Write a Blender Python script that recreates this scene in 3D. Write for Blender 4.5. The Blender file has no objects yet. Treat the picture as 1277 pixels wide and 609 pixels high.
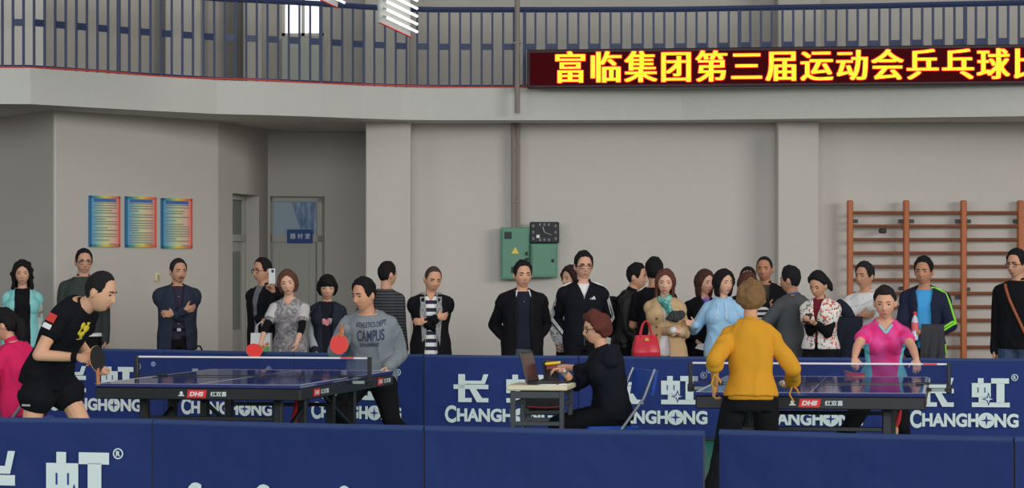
import bpy, bmesh, math, random
import numpy as np
from mathutils import Vector, Matrix
from mathutils.bvhtree import BVHTree

random.seed(7)
RNG = np.random.RandomState(7)
SC = bpy.context.scene
COL = SC.collection
F, CX, YH, EYE = 3600.0, 638.5, 325.0, 1.64      # focal length (px of 1277), centre column, horizon row, eye height (m)

# ---------------------------------------------------------------- camera, light, exposure
cam_d = bpy.data.cameras.new('camera')
cam_d.sensor_width = 36.0
cam_d.lens = 36.0 * F / 1277.0
cam_d.shift_y = (YH - 304.5) / 1277.0
cam_d.clip_end = 300
cam = bpy.data.objects.new('camera', cam_d)
COL.objects.link(cam)
cam.location = (0, 0, EYE)
cam.rotation_euler = (math.radians(90), 0, 0)
SC.camera = cam

w = bpy.data.worlds.new('hall daylight')
SC.world = w
w.use_nodes = True
w.node_tree.nodes['Background'].inputs[0].default_value = (0.95, 0.98, 1.0, 1)
w.node_tree.nodes['Background'].inputs[1].default_value = 0.22

def area(name, loc, target, size, size_y, power, color):
    l = bpy.data.lights.new(name, 'AREA')
    l.shape = 'RECTANGLE'; l.size = size; l.size_y = size_y; l.energy = power; l.color = color
    o = bpy.data.objects.new(name, l); COL.objects.link(o)
    o.location = loc
    o.rotation_euler = (Vector(target) - Vector(loc)).to_track_quat('-Z', 'Y').to_euler()
    return o
area('left_recess_fill', (-30, -6, 8.0), (-3, 34, 1.5), 18, 7, 1900, (0.92, 0.97, 1.0))  # added fill from the left, aimed to lift the door recess
area('window_daylight_right', (34, -4, 9), (-3, 32, 1.5), 20, 8, 6300, (1.0, 0.97, 0.92))
area('hall_lamps', (0, 20, 10.5), (0, 27, 0), 12, 8, 190, (1.0, 0.97, 0.93))

area('rear_fill_light', (0, -22, 7.0), (0, 34, 1.5), 26, 8, 5600, (0.97, 0.98, 1.0))  # added front fill behind the camera, lightens the recess under the balcony

SC.view_settings.view_transform = 'Standard'
SC.view_settings.look = 'None'
SC.view_settings.exposure = 0.0
SC.view_settings.gamma = 1.0
SC.view_settings.use_curve_mapping = False

# ---------------------------------------------------------------- helpers
def W(px, py, D):
    """world point seen at pixel (px, py), D metres in front of the camera"""
    return np.array([(px - CX) / F * D, D, EYE + (YH - py) / F * D])
def WX(px, D): return (px - CX) / F * D
def HZ(py, D): return EYE + (YH - py) / F * D

def lin(c):
    r = []
    for v in c:
        v = v / 255.0
        r.append(v / 12.92 if v <= 0.04045 else ((v + 0.055) / 1.055) ** 2.4)
    return r
GAIN = 0.62
def alb(c):
    return tuple(min(0.9, v / GAIN) for v in lin(c)) + (1,)

MATS = {}
def mat(name, c, rough=0.7, metal=0.0, bump=0.0, bscale=20.0, stretch=(1, 1, 1), emit=0.0, coat=0.0, var=0.0, spec=0.4, raw=False):
    if name in MATS: return MATS[name]
    m = bpy.data.materials.new(name); m.use_nodes = True
    nt = m.node_tree; b = nt.nodes['Principled BSDF']
    c4 = tuple(lin(c)) + (1,) if (raw or emit) else alb(c)
    b.inputs['Base Color'].default_value = c4
    b.inputs['Roughness'].default_value = rough
    b.inputs['Metallic'].default_value = metal
    b.inputs['Specular IOR Level'].default_value = spec
    b.inputs['Coat Weight'].default_value = coat
    if emit:
        b.inputs['Emission Color'].default_value = c4
        b.inputs['Emission Strength'].default_value = emit
    if bump or var:
        tc = nt.nodes.new('ShaderNodeTexCoord'); mp = nt.nodes.new('ShaderNodeMapping')
        mp.inputs['Scale'].default_value = stretch
        nt.links.new(tc.outputs['Object'], mp.inputs[0])
        n = nt.nodes.new('ShaderNodeTexNoise'); n.inputs['Scale'].default_value = bscale
        n.inputs['Detail'].default_value = 4
        nt.links.new(mp.outputs[0], n.inputs['Vector'])
        if bump:
            bp = nt.nodes.new('ShaderNodeBump'); bp.inputs['Strength'].default_value = bump
            bp.inputs['Distance'].default_value = 0.03
            nt.links.new(n.outputs['Fac'], bp.inputs['Height'])
            nt.links.new(bp.outputs[0], b.inputs['Normal'])
        if var:
            mx = nt.nodes.new('ShaderNodeMix'); mx.data_type = 'RGBA'
            mx.inputs[6].default_value = tuple(v * (1 - var) for v in c4[:3]) + (1,)
            mx.inputs[7].default_value = tuple(min(.95, v * (1 + var)) for v in c4[:3]) + (1,)
            nt.links.new(n.outputs['Fac'], mx.inputs[0])
            nt.links.new(mx.outputs[2], b.inputs['Base Color'])
    MATS[name] = m
    return m

def stripe_mat(name, c1, c2, period, duty=0.5, axis=2, rough=0.85, bump=0.25):
    m = mat(name, c1, rough, bump=bump, bscale=14)
    nt = m.node_tree; b = nt.nodes['Principled BSDF']
    tc = nt.nodes.new('ShaderNodeTexCoord'); sp = nt.nodes.new('ShaderNodeSeparateXYZ')
    nt.links.new(tc.outputs['Object'], sp.inputs[0])
    a = nt.nodes.new('ShaderNodeMath'); a.operation = 'DIVIDE'; a.inputs[1].default_value = period
    nt.links.new(sp.outputs[axis], a.inputs[0])
    f = nt.nodes.new('ShaderNodeMath'); f.operation = 'FRACT'; nt.links.new(a.outputs[0], f.inputs[0])
    g = nt.nodes.new('ShaderNodeMath'); g.operation = 'GREATER_THAN'; g.inputs[1].default_value = duty
    nt.links.new(f.outputs[0], g.inputs[0])
    mx = nt.nodes.new('ShaderNodeMix'); mx.data_type = 'RGBA'
    mx.inputs[6].default_value = alb(c1); mx.inputs[7].default_value = alb(c2)
    nt.links.new(g.outputs[0], mx.inputs[0]); nt.links.new(mx.outputs[2], b.inputs['Base Color'])
    return m

def ramp_mat(name, cols, scale=12.0, rough=0.85, stretch=(1, 1, 1), detail=3, distortion=0.0, vor=False, bump=0.2):
    """cloth print: noise or cell pattern mapped to a few colours  cols=[(pos,(r,g,b))...]"""
    m = mat(name, cols[0][1], rough, bump=bump, bscale=14)
    nt = m.node_tree; b = nt.nodes['Principled BSDF']
    tc = nt.nodes.new('ShaderNodeTexCoord'); mp = nt.nodes.new('ShaderNodeMapping')
    mp.inputs['Scale'].default_value = stretch
    nt.links.new(tc.outputs['Object'], mp.inputs[0])
    if vor:
        n = nt.nodes.new('ShaderNodeTexVoronoi'); n.inputs['Scale'].default_value = scale
        out = n.outputs['Color']
    else:
        n = nt.nodes.new('ShaderNodeTexNoise'); n.inputs['Scale'].default_value = scale
        n.inputs['Detail'].default_value = detail; n.inputs['Distortion'].default_value = distortion
        out = n.outputs['Fac']
    nt.links.new(mp.outputs[0], n.inputs['Vector'])
    r = nt.nodes.new('ShaderNodeValToRGB'); r.color_ramp.interpolation = 'CONSTANT' if vor else 'LINEAR'
    els = r.color_ramp.elements
    while len(els) < len(cols): els.new(0.5)
    for e, (p, c) in zip(els, sorted(cols)): e.position = p; e.color = alb(c)
    nt.links.new(out, r.inputs[0]); nt.links.new(r.outputs[0], b.inputs['Base Color'])
    return m

class MB:
    """collects closed shapes for ONE mesh"""
    def __init__(s): s.v = []; s.f = []; s.mi = []; s.n = 0; s.cur = 0
    def add(s, verts, faces):
        s.v.append(np.asarray(verts, float)); k = s.n
        s.f += [tuple(i + k for i in f) for f in faces]; s.mi += [s.cur] * len(faces)
        s.n += len(verts)
    def rings(s, rs, cap=True, closed=True):
        n = len(rs[0]); fs = []
        m = len(rs)
        for i in range(m - 1):
            for j in range(n if closed else n - 1):
                a = i * n + j; b = i * n + (j + 1) % n
                fs.append((a, b, b + n, a + n))
        if cap:
            fs.append(tuple(range(n))[::-1]); fs.append(tuple((m - 1) * n + j for j in range(n)))
        s.add(np.concatenate(rs), fs)
    def seg(s, p0, p1, r0, r1, rm=None, n=12):
        """tapered limb with round ends"""
        p0 = np.asarray(p0, float); p1 = np.asarray(p1, float)
        d = p1 - p0; L = np.linalg.norm(d)
        if L < 1e-6: d = np.array([0, 0, 1.]); L = 1e-6
        z = d / L
        a = np.array([1., 0, 0]) if abs(z[0]) < .9 else np.array([0, 1., 0])
        x = np.cross(a, z); x /= np.linalg.norm(x); y = np.cross(z, x)
        if rm is None: rm = (r0 + r1) / 2
        th = np.arange(n) * 2 * math.pi / n
        c = np.cos(th)[:, None] * x + np.sin(th)[:, None] * y
        rs = []
        for e in (-80, -45, -15): rs.append(p0 + z * r0 * math.sin(math.radians(e)) + c * r0 * math.cos(math.radians(e)))
        for t, r in ((0, r0), (.25, r0 * .375 + rm * .75 - r1 * .125), (.5, rm), (.75, -r0 * .125 + rm * .75 + r1 * .375), (1, r1)):
            rs.append(p0 + d * t + c * r)
        for e in (15, 45, 80): rs.append(p1 + z * r1 * math.sin(math.radians(e)) + c * r1 * math.cos(math.radians(e)))
        s.rings(rs)
    def path(s, pts, r, n=8):
        for a, b in zip(pts[:-1], pts[1:]): s.seg(a, b, r, r, n=n)
    def tube(s, pts, r, n=8, cap=True):
        """one swept tube along a polyline; r may be a list"""
        pts = [np.asarray(p, float) for p in pts]; m = len(pts)
        rr = r if hasattr(r, '__len__') else [r] * m
        rs = []; x = None
        for i in range(m):
            t = pts[min(i + 1, m - 1)] - pts[max(i - 1, 0)]; t /= max(np.linalg.norm(t), 1e-9)
            if x is None:
                a = np.array([0, 0, 1.]) if abs(t[2]) < .9 else np.array([1., 0, 0])
                x = np.cross(a, t)
            x = x - t * x.dot(t); x /= max(np.linalg.norm(x), 1e-9); y = np.cross(t, x)
            th = np.arange(n) * 2 * math.pi / n
            rs.append(pts[i] + rr[i] * (np.cos(th)[:, None] * x + np.sin(th)[:, None] * y))
        s.rings(rs, cap)
    def ell(s, c, r, R=None, nu=16, nv=10, fn=None):
        ph = np.linspace(-math.pi / 2 + .12, math.pi / 2 - .12, nv)
        th = np.arange(nu) * 2 * math.pi / nu
        rs = []
        for p in ph:
            q = np.stack([np.cos(p) * np.cos(th), np.cos(p) * np.sin(th), np.full(nu, np.sin(p))], 1)
            if fn is not None: q = fn(q)
            q = q * np.asarray(r)
            if R is not None: q = q @ np.asarray(R).T
            rs.append(q + np.asarray(c))
        s.rings(rs)
    def box(s, c, h, R=None, bev=0.0):
        """box with half sizes h; a small chamfer when bev"""
        h = np.asarray(h, float)
        if bev <= 0:
            q = np.array([(x, y, z) for z in (-1, 1) for x, y in ((-1, -1), (1, -1), (1, 1), (-1, 1))], float) * h
            fs = [(3, 2, 1, 0), (4, 5, 6, 7)] + [(i, (i + 1) % 4, (i + 1) % 4 + 4, i + 4) for i in range(4)]
        else:
            b = min(bev, .49 * 2 * min(h))
            def ring(z, ins):
                X, Y = h[0] - ins, h[1] - ins; k = b
                return [(-X + k, -Y, z), (X - k, -Y, z), (X, -Y + k, z), (X, Y - k, z), (X - k, Y, z), (-X + k, Y, z), (-X, Y - k, z), (-X, -Y + k, z)]
            rs = [ring(-h[2], b * .9 if b * .9 + b < min(h[0], h[1]) else 0), ring(-h[2] + b, 0), ring(h[2] - b, 0), ring(h[2], b * .9 if b * .9 + b < min(h[0], h[1]) else 0)]
            q = np.array(sum(rs, []), float)
            fs = [tuple(range(8))[::-1], tuple(range(24, 32))]
            for i in range(3):
                for j in range(8):
                    a = i * 8 + j; bb = i * 8 + (j + 1) % 8
                    fs.append((a, bb, bb + 8, a + 8))
        if R is not None: q = q @ np.asarray(R).T
        s.add(q + np.asarray(c), fs)
    def bar(s, p0, p1, wx, wy, up=(0, 0, 1), bev=0.004):
        """rectangular bar from p0 to p1; wx across, wy along up"""
        p0 = np.asarray(p0, float); p1 = np.asarray(p1, float); d = p1 - p0; L = np.linalg.norm(d); z = d / L
        u = np.asarray(up, float)
        if abs(u.dot(z)) > .98: u = np.array([0, 1., 0])
        x = np.cross(u, z); x /= np.linalg.norm(x); y = np.cross(z, x)
        s.box((p0 + p1) / 2, (wx / 2, wy / 2, L / 2), np.stack([x, y, z], 1), bev)
    def prism(s, poly, o, ux, uy, t):
        """extruded flat outline: 2-D poly in the plane (o, ux, uy), thickness t along ux x uy"""
        o = np.asarray(o, float); ux = np.asarray(ux, float); uy = np.asarray(uy, float); nn = np.cross(ux, uy); nn /= np.linalg.norm(nn)
        q = np.array([o + ux * a + uy * b for a, b in poly]); m = len(poly)
        fs = [tuple(range(m))[::-1], tuple(range(m, 2 * m))] + [(i, (i + 1) % m, (i + 1) % m + m, i + m) for i in range(m)]
        s.add(np.concatenate([q, q + nn * t]), fs)
    def mesh(s, name):
        me = bpy.data.meshes.new(name)
        me.from_pydata(np.concatenate(s.v).tolist(), [], s.f)
        if any(s.mi): me.polygons.foreach_set('material_index', s.mi)
        me.update()
        return me
    def build(s, name, mats, parent=None, smooth=True, angle=0.6, loc=None):
        return link(name, s.mesh(name), mats, parent, smooth, angle, loc)

def link(name, me, mats, parent=None, smooth=True, angle=None, loc=None):
    o = bpy.data.objects.new(name, me); COL.objects.link(o)
    for m in (mats if isinstance(mats, (list, tuple)) else [mats]): me.materials.append(m)
    bm = bmesh.new(); bm.from_mesh(me); bmesh.ops.recalc_face_normals(bm, faces=bm.faces)
    if smooth and angle:
        for e in bm.edges:
            if len(e.link_faces) == 2 and e.calc_face_angle(0) > angle: e.smooth = False
    for f in bm.faces: f.smooth = bool(smooth)
    bm.to_mesh(me); bm.free()
    if parent is not None: o.parent = parent
    if loc is not None: o.location = loc
    return o

def tag(o, label, cat, group=None, kind=None):
    if label: o['label'] = label
    if cat: o['category'] = cat
    if group: o['group'] = group
    if kind: o['kind'] = kind
    return o
def struct(o): o['kind'] = 'structure'; return o
def empty(name, loc=(0, 0, 0), rz=0.0, label=None, cat=None, group=None):
    o = bpy.data.objects.new(name, None); COL.objects.link(o)
    o.empty_display_size = .1
    o.location = [float(v) for v in loc]; o.rotation_euler = (0, 0, rz)
    if label: tag(o, label, cat, group)
    return o

def text_mesh(body, size=1.0, offset=0.0, extrude=0.0, align='LEFT', spacing=1.0, res=4):
    c = bpy.data.curves.new('lettering', 'FONT'); c.body = body; c.size = size; c.offset = offset; c.extrude = extrude
    c.align_x = align; c.space_character = spacing; c.resolution_u = res
    o = bpy.data.objects.new('lettering', c); COL.objects.link(o)
    dg = bpy.context.evaluated_depsgraph_get()
    me = bpy.data.meshes.new_from_object(o.evaluated_get(dg))
    bpy.data.objects.remove(o); bpy.data.curves.remove(c)
    me.materials.clear()
    return me
def mesh_xform(me, o, ux, uy, uz):
    """flat text mesh (x, y, z) -> o + ux*x + uy*y + uz*z"""
    n = len(me.vertices); co = np.empty(n * 3); me.vertices.foreach_get('co', co); co = co.reshape(n, 3)
    co = np.asarray(o) + co[:, :1] * np.asarray(ux) + co[:, 1:2] * np.asarray(uy) + co[:, 2:] * np.asarray(uz)
    me.vertices.foreach_set('co', co.ravel()); me.update(); return me
def mesh_bounds(me):
    n = len(me.vertices); co = np.empty(n * 3); me.vertices.foreach_get('co', co); co = co.reshape(n, 3)
    return co.min(0), co.max(0)
def join(name, ms):
    bm = bmesh.new()
    for m in ms: bm.from_mesh(m)
    me = bpy.data.meshes.new(name); bm.to_mesh(me); bm.free()
    return me
def fit_text(body, x0, x1, y0, y1, offset=0.0, extrude=0.0):
    """text squeezed into a box"""
    me = text_mesh(body, 1.0, offset, 0.0); lo, hi = mesh_bounds(me)
    sx = (x1 - x0) / (hi[0] - lo[0]); sy = (y1 - y0) / (hi[1] - lo[1])
    n = len(me.vertices); co = np.empty(n * 3); me.vertices.foreach_get('co', co); co = co.reshape(n, 3)
    co[:, 0] = (co[:, 0] - lo[0]) * sx + x0; co[:, 1] = (co[:, 1] - lo[1]) * sy + y0
    me.vertices.foreach_set('co', co.ravel()); me.update(); return me
def flat_mesh(polys, name='mark'):
    me = bpy.data.meshes.new(name); v = []; f = []
    for p in polys:
        f.append(tuple(range(len(v), len(v) + len(p)))); v += [(a, b, 0) for a, b in p]
    me.from_pydata(v, [], f); me.update(); return me
def give_depth(me, t):
    bm = bmesh.new(); bm.from_mesh(me)
    bmesh.ops.remove_doubles(bm, verts=bm.verts, dist=1e-6)
    r = bmesh.ops.extrude_face_region(bm, geom=list(bm.faces))
    for v in [g for g in r['geom'] if isinstance(g, bmesh.types.BMVert)]: v.co.z += t
    bmesh.ops.recalc_face_normals(bm, faces=bm.faces)
    bm.to_mesh(me); bm.free(); return me

# vectorised value noise for folds and curls
_T = RNG.rand(32, 32, 32)
def vnoise(p):
    p = np.asarray(p, float); i = np.floor(p).astype(int); f = p - i; f = f * f * (3 - 2 * f); r = 0
    for dx in (0, 1):
        for dy in (0, 1):
            for dz in (0, 1):
                wgt = (f[:, 0] if dx else 1 - f[:, 0]) * (f[:, 1] if dy else 1 - f[:, 1]) * (f[:, 2] if dz else 1 - f[:, 2])
                r = r + wgt * _T[(i[:, 0] + dx) % 32, (i[:, 1] + dy) % 32, (i[:, 2] + dz) % 32]
    return r * 2 - 1

def remesh(me, size, smooth=3, fold=0.0, fscale=9.0, fstretch=(1, 1, .6)):
    o = bpy.data.objects.new('tmp', me); COL.objects.link(o)
    m = o.modifiers.new('r', 'REMESH'); m.mode = 'VOXEL'; m.voxel_size = size; m.use_smooth_shade = True
    if smooth:
        q = o.modifiers.new('s', 'SMOOTH'); q.factor = .5; q.iterations = smooth
    dg = bpy.context.evaluated_depsgraph_get()
    r = bpy.data.meshes.new_from_object(o.evaluated_get(dg))
    bpy.data.objects.remove(o); bpy.data.meshes.remove(me)
    if fold:
        n = len(r.vertices); co = np.empty(n * 3); r.vertices.foreach_get('co', co); co = co.reshape(n, 3)
        no = np.empty(n * 3); r.vertices.foreach_get('normal', no); no = no.reshape(n, 3)
        seed = RNG.rand(3) * 20
        q = co * fscale * np.asarray(fstretch) + seed
        q2 = q + .8 * np.stack([vnoise(q + 5), vnoise(q + 11), vnoise(q + 17)], 1)
        h = 1 - 2 * np.abs(vnoise(q2))
        co = co + no * (fold * h)[:, None]
        r.vertices.foreach_set('co', co.ravel()); r.update()
    return r

# ================================================================ THE SETTING
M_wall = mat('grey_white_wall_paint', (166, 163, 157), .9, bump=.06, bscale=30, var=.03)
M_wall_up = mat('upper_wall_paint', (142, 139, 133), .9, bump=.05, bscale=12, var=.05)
M_fascia = mat('balcony_edge_paint', (164, 164, 159), .9, bump=.06, bscale=14, var=.04)
M_floor = mat('green_sports_floor', (20, 104, 84), .45, bump=.02, bscale=60, var=.06)
M_railblue = mat('railing_blue_paint', (36, 48, 78), .45)
M_doorwhite = mat('door_white_paint', (158, 158, 152), .5)
M_black = mat('black_metal', (24, 25, 28), .45)
M_dark = mat('dark_grey_metal', (52, 54, 58), .5)
M_white = mat('white_paint', (214, 216, 216), .6)
M_steel = mat('brushed_steel', (140, 142, 145), .35, metal=.6)
M_red = mat('red_print', (205, 40, 42), .5)

b = MB(); b.box((0, 26, -.1), (22, 26, .1)); struct(b.build('floor', mat('hall_floor_boards', (112, 98, 84), .5, bump=.03, bscale=20, stretch=(4, .5, 1), var=.08)))
b = MB(); b.box((0, 20.6, .002), (9, 6.6, .002)); fm = struct(b.build('floor_court', M_floor))

def wall(name, P, Q, z0, z1, th, material, openings=()):
    """P, Q: plan points (x, y) with the room on the right-hand side of P->Q seen from above... the wall grows away from the camera"""
    P = np.array(P, float); Q = np.array(Q, float); L = np.linalg.norm(Q - P); u = (Q - P) / L
    nn = np.array([-u[1], u[0]])
    if nn[1] < 0: nn = -nn
    b = MB()
    def piece(a, c, za, zb):
        pa, pc = P + u * a, P + u * c
        b.prism([(0, 0), (c - a, 0), (c - a, zb - za), (0, zb - za)], (pa[0], pa[1], za), (u[0], u[1], 0), (0, 0, 1), -th if np.cross(np.array([u[0], u[1], 0]), np.array([0, 0, 1]))[1] * nn[1] < 0 else th)
    x = 0
    for (a, c, zb0, zb1) in openings:
        piece(x, a, z0, z1)
        if zb0 > z0: piece(a, c, z0, zb0)
        piece(a, c, zb1, z1); x = c
    piece(x, L, z0, z1)
    return struct(b.build(name, material, smooth=False)), P, u, nn, L

def pl(px, D): return np.array([WX(px, D), D])
ZS, ZT = 3.24, 3.61          # soffit and top of the balcony edge
# lower walls, left to right
wall('wall_left', pl(-160, 37), pl(68, 30.8), 0, 3.3, .02, M_wall)
wall('wall_posters', pl(68, 30.8), pl(272, 33.2), 0, 3.3, .02, M_wall)
PA, PB = pl(272, 33.2), pl(334, 35.5)
LA = np.linalg.norm(PB - PA)
uA = (PB - PA) / LA
def hit(P, u, px):      # distance along P+u*t where the column px crosses
    k = (px - CX) / F
    return (k * P[1] - P[0]) / (u[0] - k * u[1])
a0, a1 = hit(PA, uA, 290), hit(PA, uA, 323)
_, PA, uA, nA, _ = wall('wall_side_door', PA, PB, 0, 3.3, .3, M_wall, [(a0, a1, 0, 2.43)])
PD, PE = pl(334, 35.5), pl(470, 35.9)
uD = (PE - PD) / np.linalg.norm(PE - PD)
d0, d1 = hit(PD, uD, 337), hit(PD, uD, 405)
_, PD, uD, nD, _ = wall('wall_store_door', PD, PE, 0, 3.3, .3, M_wall, [(d0, d1, 0, 2.43)])
wall('wall_back', pl(500, 33.75), pl(2100, 33.0), 0, 3.3, .25, M_wall)
wall('wall_return', pl(462, 36.0), pl(470, 33.7), 0, 3.3, .2, M_wall)
def pillar(name, xa, xb, D, dep, z0, z1, m):
    b = MB(); xa, xb = WX(xa, D), WX(xb, D)
    b.box(((xa + xb) / 2, D + dep / 2, (z0 + z1) / 2), ((xb - xa) / 2, dep / 2, (z1 - z0) / 2), bev=.012)
    return struct(b.build(name, m))
pillar('trim_1', 456, 512, 33.3, 1.2, 0, 3.3, M_wall)
pillar('trim_2', 970, 1021, 33.15, 1.0, 0, 3.3, M_wall)
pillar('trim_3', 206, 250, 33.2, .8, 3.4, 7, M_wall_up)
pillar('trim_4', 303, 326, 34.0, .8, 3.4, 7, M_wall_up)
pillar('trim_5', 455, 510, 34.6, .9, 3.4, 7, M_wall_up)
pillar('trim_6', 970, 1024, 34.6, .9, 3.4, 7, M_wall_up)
wall('wall_upper_left', pl(-120, 31.9), pl(56, 31.9), 3.4, 7, .2, M_wall)
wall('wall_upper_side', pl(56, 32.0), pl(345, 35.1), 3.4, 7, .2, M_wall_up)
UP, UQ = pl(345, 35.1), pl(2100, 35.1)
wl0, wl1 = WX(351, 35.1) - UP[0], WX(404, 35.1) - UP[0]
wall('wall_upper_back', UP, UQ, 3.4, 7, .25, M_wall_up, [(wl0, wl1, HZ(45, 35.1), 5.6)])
# the bright upstairs window
w0 = empty('window_1', (UP[0] + (wl0 + wl1) / 2, 35.18, HZ(45, 35.1))); struct(w0)
hw = (wl1 - wl0) / 2; hh = 5.6 - HZ(45, 35.1)
b = MB()
for x in (-hw + .02, hw - .02, 0): b.box((x, 0, hh / 2), (.02, .03, hh / 2))
for z in (.02, hh - .02): b.box((0, 0, z), (hw, .03, .02))
b.build('window_frame', M_doorwhite, w0)
b = MB(); b.box((0, .03, hh / 2), (hw, .006, hh / 2)); b.build('window_pane', mat('sky_lit_glass', (250, 252, 255), .3, emit=1.15), w0)
# panel under that window
b = MB(); b.box((UP[0] + (wl0 + wl1) / 2, 35.08, (3.5 + HZ(48, 35.1)) / 2), (hw, .02, (HZ(48, 35.1) - 3.5) / 2), bev=.01)
struct(b.build('trim_7', mat('greenish_panel', (140, 146, 138), .6)))

# balcony slab with its curved front edge
EDGE = [(-150, 29.5), (-40, 29.5), (38, 29.52), (110, 30.15), (190, 30.85), (270, 31.5), (330, 31.75), (400, 32.15), (450, 32.5), (500, 32.8), (540, 32.9), (600, 32.9), (700, 32.9), (850, 32.85), (980, 32.6), (1100, 32.4), (1277, 32.0), (1420, 31.7), (2150, 31.0)]
EP = np.array([pl(*e) for e in EDGE])
b = MB()
rs = []
for p in EP:
    rs.append(np.array([(p[0], p[1], ZS), (p[0], p[1], ZT - .015), (p[0], p[1] + .015, ZT), (p[0], p[1] + 6.5, ZT), (p[0], p[1] + 6.5, ZS)]))
b.rings(rs)
struct(b.build('balcony_edge', M_fascia, smooth=False)); bpy.data.objects['balcony_edge'].name = 'trim_balcony'

def along(pts, step=None, n=None):
    pts = np.asarray(pts, float); s = np.concatenate([[0], np.cumsum(np.linalg.norm(np.diff(pts, axis=0), axis=1))])
    t = np.arange(0, s[-1], step) if step else np.linspace(0, s[-1], n)
    return np.stack([np.interp(t, s, pts[:, i]) for i in range(pts.shape[1])], 1)

# railing
rail = empty('balcony_railing', (0, 33, ZT), 0, 'long dark blue steel railing with thin uprights along the balcony edge', 'railing')
RO = np.array([0, 33, ZT])
RP = EP + np.array([0, .12])
b = MB()
rp = along(RP, step=.3)
b.tube([np.array([x, y, ZT + .90]) - RO for x, y in rp], .032, 8)
b.build('top_rail', M_railblue, rail)
b = MB(); b.tube([np.array([x, y, ZT + .03]) - RO for x, y in rp], .01, 6); b.build('bottom_rail', M_railblue, rail)
# upright positions by their columns, evenly spaced along the edge
cols = []
x = 3.0
while x < 1320:
    cols.append(x); x += 13.4 if x > 560 else 13.4 - (560 - x) / 560 * .25
def on_edge(px):
    for i in range(len(EDGE) - 1):
        if EDGE[i][0] <= px <= EDGE[i + 1][0]:
            P, Q = RP[i], RP[i + 1]; L = np.linalg.norm(Q - P); u = (Q - P) / L
            return P + u * hit(P, u, px), u
bal0 = None; inf0 = None
mb_ = MB(); mb_.box((0, 0, .45), (.012, .016, .45)); bal_me = mb_.mesh('baluster'); bal_me.materials.append(M_railblue)
mb_ = MB(); mb_.box((0, 0, .45), (.02, .02, .47)); post_me = mb_.mesh('post'); post_me.materials.append(M_railblue)
mb_ = MB(); mb_.box((0, 0, 0), (.06, .008, .036)); inf_me = mb_.mesh('infill_plate'); inf_me.materials.append(M_railblue)
for i, px in enumerate(cols):
    p, u = on_edge(px)
    big = i in (11, 30, 49, 69, 90)
    o = bpy.data.objects.new('post' if big else 'baluster', post_me if big else bal_me); COL.objects.link(o); o.parent = rail
    o.location = (p[0], p[1] - 33, 0)
    if i % 2 == 1 and i + 1 < len(cols):
        q, _ = on_edge(cols[i + 1]); c = (p + q) / 2
        o = bpy.data.objects.new('infill_plate', inf_me); COL.objects.link(o); o.parent = rail
        o.location = (c[0], c[1] - 33, .475); o.rotation_euler = (0, 0, math.atan2(u[1], u[0]))
# red cable lying along the edge
b = MB(); cp = along(EP + np.array([0, .03]), step=.25)
b.tube([(x, y, ZT + .012 + .006 * math.sin(i * .8)) for i, (x, y) in enumerate(cp)], .010, 6)
tag(b.build('cable', mat('red_cable', (168, 62, 48), .6)), 'thin red cable lying along the top of the balcony edge', 'cable')

# ---------------------------------------------------------------- LED sign
def led_sign():
    D0, D1 = 32.62, 31.72
    x0, x1 = WX(657, D0), WX(1330, D1)
    P = np.array([x0, D0]); Q = np.array([x1, D1]); L = np.linalg.norm(Q - P); u = (Q - P) / L; n = np.array([u[1], -u[0]])
    z0 = HZ(110.5, D0); H = HZ(62, D0) - z0
    r = empty('led_sign', (x0, D0, z0), math.atan2(u[1], u[0]), 'long black LED sign board with glowing yellow characters on the balcony railing', 'sign')
    b = MB(); b.box((L / 2, .06, H / 2), (L / 2, .06, H / 2), bev=.01); b.build('housing', mat('sign_housing', (42, 22, 26), .5), r)
    b = MB(); b.box((L / 2, -.004, H / 2), (L / 2 - .035, .004, H / 2 - .035)); b.build('display', mat('dark_red_display', (52, 8, 12), .9, emit=.75, spec=.02), r)
    m_in = mat('led_yellow', (255, 214, 40), .5, emit=1.25); m_out = mat('led_red_glow', (236, 40, 16), .5, emit=1.0)  # red halo of the lit characters is built as wider red letters behind
    chars = '富临集团第三届运动会乒乓球比'
    px0 = 692.0
    for i, ch in enumerate(chars):
        xa = px0 + i * 44.0 - (.6 if i > 6 else 0); xb = xa + 38.5
        def loc(px):
            k = (px - CX) / F
            return (k * P[1] - P[0]) / (u[0] - k * u[1])
        xa, xb = loc(xa), loc(xb)
        for off, mm, dy, zz in ((0, m_out, -.010, 0), (0, m_in, -.014, 0)):
            s = []
            for dx, dzz in (((-.010, 0), (0, 0), (.010, 0)) if mm is m_in else ((-.018, -.007), (-.018, .007), (.018, -.007), (.018, .007), (0, .009), (0, -.009))):
                t = text_mesh(ch, 1.0, off, 0.0)
                k = (xb - xa) / .93
                s.append(mesh_xform(t, (xa + dx - .035 * k, dy - abs(dx) * .02 - dzz * .05, .056 + .095 * k + dzz), (k, 0, 0), (0, 0, k * 1.0), (0, -1, 0)))
            link('character', join('character', s), mm, r, smooth=False)
    return r
led_sign()

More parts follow.
